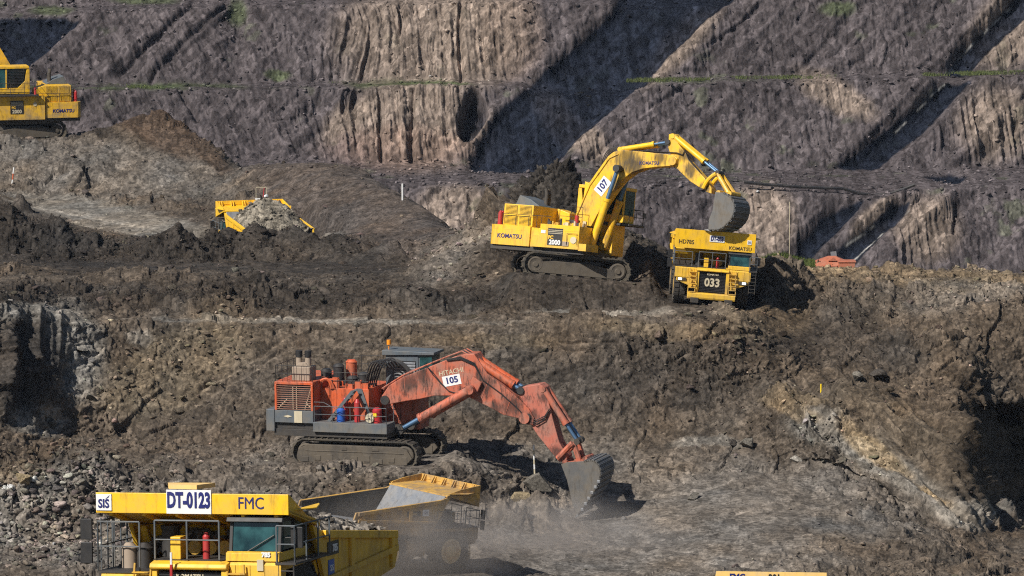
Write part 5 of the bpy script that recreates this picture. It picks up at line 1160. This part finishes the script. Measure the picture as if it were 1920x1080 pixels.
# blocks fallen from the far wall on to its benches
wq = HTOE + .04 * (hy0 < 400) * (hy0 > -40); wq = (wq / wq.sum()).reshape(-1); idx = rg.choice(wq.size, 9000, p=wq); pos = HW1.reshape(-1, 3)[idx] + rg.normal(size=(9000, 3)) * .1
size = .09 * (6.0 ** (rg.random(9000) ** 2.2)); rubble_mesh('rubble', pos, size, np.clip(HCW.reshape(-1, 3)[idx] * np.exp(rg.normal(.15, .4, (9000, 1))), .01, .4), PEBBLE, ICO1, 61)['kind'] = 'stuff'
def ground_at(x, y):
    d = np.hypot(px - x, py - y) + (Y > 480) * 50; i = np.unravel_index(np.argmin(d), d.shape); return V1[i], C[i]
def boulder(x, y, wpx, seed, label, tint, sq=(1, 1, .75), name='boulder'):
    g, c = ground_at(x, y); s = wpx / 2 / (F / (g[1] * 1.01))
    v = ang_rock(ICO4, seed); v *= np.array(sq) * s
    nz = fbm(v + seed * 9.1, 2.2 / s, 4, seed); v *= (1 + .16 * nz)[:, None]
    me = bpy.data.meshes.new(name); me.from_pydata(v.tolist(), [], ICO4[1].tolist())
    at = me.color_attributes.new('soil', 'FLOAT_COLOR', 'POINT'); c4 = np.ones((len(v), 4), np.float32); c4[:, :3] = np.array(tint)[None] * (1 + .35 * nz)[:, None]; at.data.foreach_set('color', c4.reshape(-1))
    me.materials.append(PEBBLE); o = bpy.data.objects.new(name, me); col.objects.link(o)
    o.location = (g[0], g[1], g[2] + s * sq[2] * .38); return tag(o, label, 'boulder', 'boulders lying on the slopes')
GB = (.13, .118, .10); DB = (.060, .052, .045); LB = (.26, .24, .21); TB = (.21, .165, .10)
boulder(152, 660, 30, 3, 'pale grey boulder on the light slope beside the dark fluted pit face', LB)
boulder(668, 617, 20, 5, 'small brown boulder alone on the edge of the long bench road', GB, (1, 1, .95))
boulder(1640, 720, 44, 7, 'dark round boulder, largest of those on the small shelf at right', DB, (1, 1, .85))
boulder(1606, 724, 30, 8, 'grey boulder just left of the dark round one on the shelf', GB)
boulder(1556, 730, 30, 9, 'dark boulder beside the yellow stake on the shelf', DB)
boulder(1683, 597, 40, 12, 'grey boulder high on the right bank below the tan crust', GB, (1, 1, .8))
boulder(903, 572, 38, 14, 'pale wedge shaped boulder on the dark bank below the yellow excavator', LB, (1, 1, .7))
boulder(1012, 935, 92, 17, 'large split grey rock left of the orange excavator bucket', GB, (1, .9, .62))
boulder(965, 950, 60, 19, 'tan slab of rock leaning below the white survey staff', TB, (1, .8, .6))
boulder(1372, 838, 26, 21, 'dark boulder at the foot of the main bank, far right of the orange bucket', DB)
boulder(1404, 842, 46, 23, 'broken grey block at the foot of the bank right of a dark boulder', GB)
boulder(95, 800, 42, 27, 'shadowed brown boulder under the pale slope at the left', GB, (1, 1, .6))
boulder(42, 930, 40, 29, 'yellowish boulder among the rubble at the lower left edge', TB)
boulder(165, 752, 30, 31, 'brown boulder at the right edge of the pale slope', GB)
boulder(1302, 935, 34, 33, 'low grey stone alone on the flat pit floor', GB, (1, 1, .5))
boulder(1490, 870, 38, 35, 'pale block below the layered ledge at the right', LB, (1, 1, .6))

# ------------------------------------------------------------------ small things standing about
def rod(name, x, y, ytop, Yd, r, mat, label, cat, lean=0.0, stripes=None, keep=False):
    a = PV(x, y, Yd) if keep else Vector(ground_at(x, y)[0].tolist()) - Vector((0, 0, .05)); Yd = a.y; s = F / (Yd * 1.01); h = (y - ytop) / s; b = MB()
    if stripes:
        for k in range(stripes[1]): b.cyl(a + Vector((lean * h * k / stripes[1], 0, h * k / stripes[1])), a + Vector((lean * h * (k + 1) / stripes[1], 0, h * (k + 1) / stripes[1])), r, n=8, m=k % 2)
        o = b.build(name, [mat, stripes[0]])
    else: b.cyl(a, a + Vector((lean * h, 0, h)), r, n=8); o = b.build(name, mat)
    return tag(o, label, cat)
rod('survey_stake', 755, 378, 346, 441, .07, M_WHT, 'white survey stake standing on the brown talus slope', 'stake')
rod('survey_stake', 22, 352, 318, 466, .06, M_WHT, 'pale leaning stake with orange tape on the far left bench', 'stake', .12, (M_ORG, 3))
rod('survey_stake', 1540, 748, 730, 357, .055, paintmat('stake_yellow', (.85, .6, .02), .05, low=-99), 'short yellow stake on the shelf of the right bank', 'stake')
rod('survey_staff', 1000, 922, 840, 339, .055, M_WHT, 'tall white survey staff left of the orange excavator bucket', 'survey staff', -.04, (M_CRM, 9))
rod('mast', 1480, 497, 378, 384, .03, M_CRM, 'thin pale mast rising from the grass beside the orange roofed shed', 'mast', keep=True)
a = Vector(ground_at(1000, 922)[0].tolist()) + Vector((0, -.2, .25)); pts = [a + Vector((x, 0, .12 * math.sin(x * 5) - .05)) for x in (-.15, .1, .35, .6, .85)]
tag(strokes(None, 'survey_tape', pts, .035, M_WHT), 'strip of white tape lying at the foot of the survey staff', 'tape')
# frame with a white lamp behind the loaded truck
g = P(490, 374, 434); t = thing('lamp_frame', Matrix.Translation(Vector(g) - Vector((0, 0, 1.0))), 'small pale frame with a white lamp behind the loaded truck', 'frame')
b = MB()
for x in (-.42, .42): b.tube([(x, 0, 0), (x, 0, 2.0)], .03)
b.tube([(-.42, 0, 2.0), (.42, 0, 2.0)], .03); b.build('frame', M_CRM, t)
b = MB(); b.cyl((.3, -.05, 1.25), (.5, -.2, 1.35), .12); b.build('lamp', M_WHT, t)
b = MB(); b.tube([(.15, 0, 1.2), (.25, 0, 1.95)], .04); b.build('red_bracket', M_RED, t)
b = MB(); b.box(-.5, -.1, -.05, .05, .7, 1.1); b.build('lamp_box', M_WHT, t)
# shed with a hipped orange roof, skip and dish on the right hand crest
g = P(1560, 511, 389) + np.array([0, 0, .5]); t = thing('site_shed', Matrix.Translation(Vector(g) - Vector((0, 0, .2))) @ Matrix.Diagonal((.9, .9, .9, 1)), 'small shed with an orange red hipped roof on the right crest', 'shed')
b = MB(); b.box(-1.15, 1.0, -.9, 1.0, -1.0, .45); b.build('wall', M_GRY, t)
b = MB(); b.box(-1.3, -1.16, -1, -.9, -1, .45); b.box(1.01, 1.2, -1, 1.0, -1, .45); b.build('post', M_RED, t)
b = MB(); b.add([(-1.65, -1.5, .38), (1.55, -1.5, .38), (1.55, 1.5, .38), (-1.65, 1.5, .38), (-.3, -.1, 1.02), (.3, -.1, 1.02), (.3, .2, 1.02), (-.3, .2, 1.02), (-1.65, -1.5, .32), (1.55, -1.5, .32), (1.55, 1.5, .32), (-1.65, 1.5, .32)], [(0, 1, 5, 4), (1, 2, 6, 5), (2, 3, 7, 6), (3, 0, 4, 7), (4, 5, 6, 7), (8, 9, 1, 0), (9, 10, 2, 1), (10, 11, 3, 2), (11, 8, 0, 3), (11, 10, 9, 8)]); rf = b.build('roof', M_ROOF, t)
b = MB(); b.prism([(-.38, .74), (.38, .74), (0, 1.0)], -1.0, -.7); b.build('gable', M_ROOF, rf)
g = P(1590, 512, 388) + np.array([0, 0, .45]); b = MB(); b.prism([(-.75, 0), (.45, 0), (.5, .55), (-.7, .62)], -.6, .6); b.box(-.78, .55, -.66, .66, .5, .58)
o = b.build('waste_skip', M_ROOF, None, .02); o.location = Vector(g) - Vector((0, 0, .1)); tag(o, 'open orange skip next to the orange roofed shed', 'skip')
g = P(1571, 490, 391); t = thing('antenna', Matrix.Translation(Vector(g) - Vector((0, 0, 2.0))), 'pale flat antenna panel above the orange roofed shed', 'antenna')
b = MB(); b.cyl((-.15, 0, 0), (-.15, 0, 2.3), .06); b.build('post', M_CRM, t)
b = MB(); b.box(-.18, .25, -.06, .02, 2.0, 2.75, 0, Matrix.Rotation(R(-8), 4, 'Y')); b.build('panel', M_STL, t)
b = MB(); b.cyl((-.28, -.02, 1.85), (-.28, -.12, 1.85), .14); b.build('dish', M_WHT, t)
# pump hose along the low bench of the far wall
pts = [PV(x, y, 611.5) for x, y in ((1395,345),(1440,350),(1500,354),(1545,356),(1580,357),(1610,366),(1635,370),(1665,368),(1690,360),(1715,350))]
pts = [q + Vector((0, -.25, .25)) for q in pts]
tag(strokes(None, 'pump_hose', pts, .19, M_BLK), 'thick black hose sagging along the low bench of the far wall', 'hose')
# grass
def blades(name, pos, h, c0, c1, seed):
    rg = np.random.default_rng(seed); k = len(pos); a = rg.uniform(0, math.tau, k); hh = h * rg.uniform(.5, 1.2, k); wd = hh * .10
    dx = np.stack([np.cos(a), np.sin(a), 0 * a], -1) * wd[:, None]; ln = rg.normal(size=(k, 3)) * .28 * hh[:, None]; ln[:, 2] = hh
    v = np.stack([pos - dx, pos + dx, pos + ln * .6 + dx * .7, pos + ln], 1); f = np.array([[0, 1, 2], [0, 2, 3]])[None] + (np.arange(k) * 4)[:, None, None]
    me = bpy.data.meshes.new(name); me.from_pydata(v.reshape(-1, 3).tolist(), [], f.reshape(-1, 3).tolist())
    at = me.color_attributes.new('soil', 'FLOAT_COLOR', 'POINT'); c4 = np.ones((k * 4, 4), np.float32); cc = np.array(c0)[None] + (np.array(c1) - np.array(c0))[None] * rg.random((k, 1)); c4[:, :3] = np.repeat(cc, 4, 0); at.data.foreach_set('color', c4.reshape(-1))
    me.materials.append(PEBBLE); o = bpy.data.objects.new(name, me); col.objects.link(o); o['kind'] = 'stuff'; return o
k = 9000; gx = 1420 + 108 * rg.random(k); gy = 503 + rg.random(k) * 1.5; gY = 379.5 + 5.5 * rg.random(k)
gp = P(gx, gy, gY); gp[:, 2] = P(gx, 503 + 0 * gx, 379.5 + 0 * gx)[:, 2] - .3 + .25 * rg.random(k)
hgt = .45 * np.exp(-((gx - 1462) / 34) ** 2) + .22
blades('grass', gp, hgt, (.035, .055, .014), (.11, .13, .04), 3)
bl = []
for (xa, xb, k) in ((1175, 1400, 5200), (1400, 1570, 1500), (1730, 1925, 4200), (165, 310, 2600), (90, 160, 500), (600, 650, 200)):
    x = xa + (xb - xa) * rg.random(k); yb = np.interp(x, [-150, 180, 400, 640, 900, 1000, 1200, 1400, 1700, 1920], [164, 163, 165, 158, 156, 155, 152, 148, 142, 137]); yy = rg.random(k)
    bl.append(P(x, yb + 2.5 - 5 * yy, np.interp(x, [0, 1000, 1920], [634.5, 635, 638.5]) + 4 * yy))
bl = np.concatenate(bl); keep = fbm(bl, .25, 3, 77) + .35 * rg.random(len(bl)) > .27
blades('grass', bl[keep], .34, (.05, .068, .022), (.13, .15, .06), 4)

# ------------------------------------------------------------------ dust, exhaust smoke and the air of the pit
def volume_mat(name, c, dens, noise, aniso=.2):
    m = bpy.data.materials.new(name); m.use_nodes = True; t = m.node_tree; t.nodes.clear(); N = t.nodes.new; L = t.links.new
    out = N('ShaderNodeOutputMaterial'); pv = N('ShaderNodeVolumePrincipled'); pv.inputs['Color'].default_value = (*c, 1); pv.inputs['Anisotropy'].default_value = aniso; L(pv.outputs[0], out.inputs['Volume'])
    if noise is None: pv.inputs['Density'].default_value = dens; return m
    tc = N('ShaderNodeTexCoord'); ln = N('ShaderNodeVectorMath'); ln.operation = 'LENGTH'; L(tc.outputs['Object'], ln.inputs[0])
    fo = N('ShaderNodeMapRange'); fo.interpolation_type = 'SMOOTHSTEP'; fo.inputs['From Min'].default_value = .25; fo.inputs['From Max'].default_value = 1.0; fo.inputs['To Min'].default_value = 1; fo.inputs['To Max'].default_value = 0; L(ln.outputs['Value'], fo.inputs['Value'])
    nz = N('ShaderNodeTexNoise'); nz.inputs['Scale'].default_value = noise; nz.inputs['Detail'].default_value = 4; L(tc.outputs['Object'], nz.inputs['Vector'])
    mr = N('ShaderNodeMapRange'); mr.inputs['From Min'].default_value = .35; mr.inputs['From Max'].default_value = .7; L(nz.outputs['Fac'], mr.inputs['Value'])
    a = N('ShaderNodeMath'); a.operation = 'MULTIPLY'; L(fo.outputs[0], a.inputs[0]); L(mr.outputs[0], a.inputs[1])
    d = N('ShaderNodeMath'); d.operation = 'MULTIPLY'; d.inputs[1].default_value = dens; L(a.outputs[0], d.inputs[0]); L(d.outputs[0], pv.inputs['Density']); return m
def cloud(name, x, y, Yd, sx, sy, sz, mat):
    bm = bmesh.new(); bmesh.ops.create_icosphere(bm, subdivisions=3, radius=1.0); me = bpy.data.meshes.new(name); bm.to_mesh(me); bm.free()
    me.materials.append(mat); o = bpy.data.objects.new(name, me); col.objects.link(o); o.location = PV(x, y, Yd); o.scale = (sx, sy, sz); o['kind'] = 'stuff'; return o
cloud('dust', 765, 1030, 312, 8.5, 5.5, 4.4, volume_mat('road_dust', (.62, .57, .53), .26, 2.2))
cloud('dust', 1010, 1000, 330, 11.0, 8.0, 3.0, volume_mat('thin_dust', (.64, .60, .57), .22, 1.8))
cloud('smoke', 566, 640, 345, .8, .8, .8, volume_mat('exhaust_smoke', (.30, .22, .15), .9, 2.0))
bm = bmesh.new(); bmesh.ops.create_cube(bm, size=1.0); me = bpy.data.meshes.new('haze'); bm.to_mesh(me); bm.free()
haze = bpy.data.objects.new('haze', me); col.objects.link(haze); haze['kind'] = 'stuff'
haze.scale = (340, 940, 100); haze.location = (0, 455, 13)
me.materials.append(volume_mat('pit_air', (.62, .76, 1.0), 0.00003, None, .0))
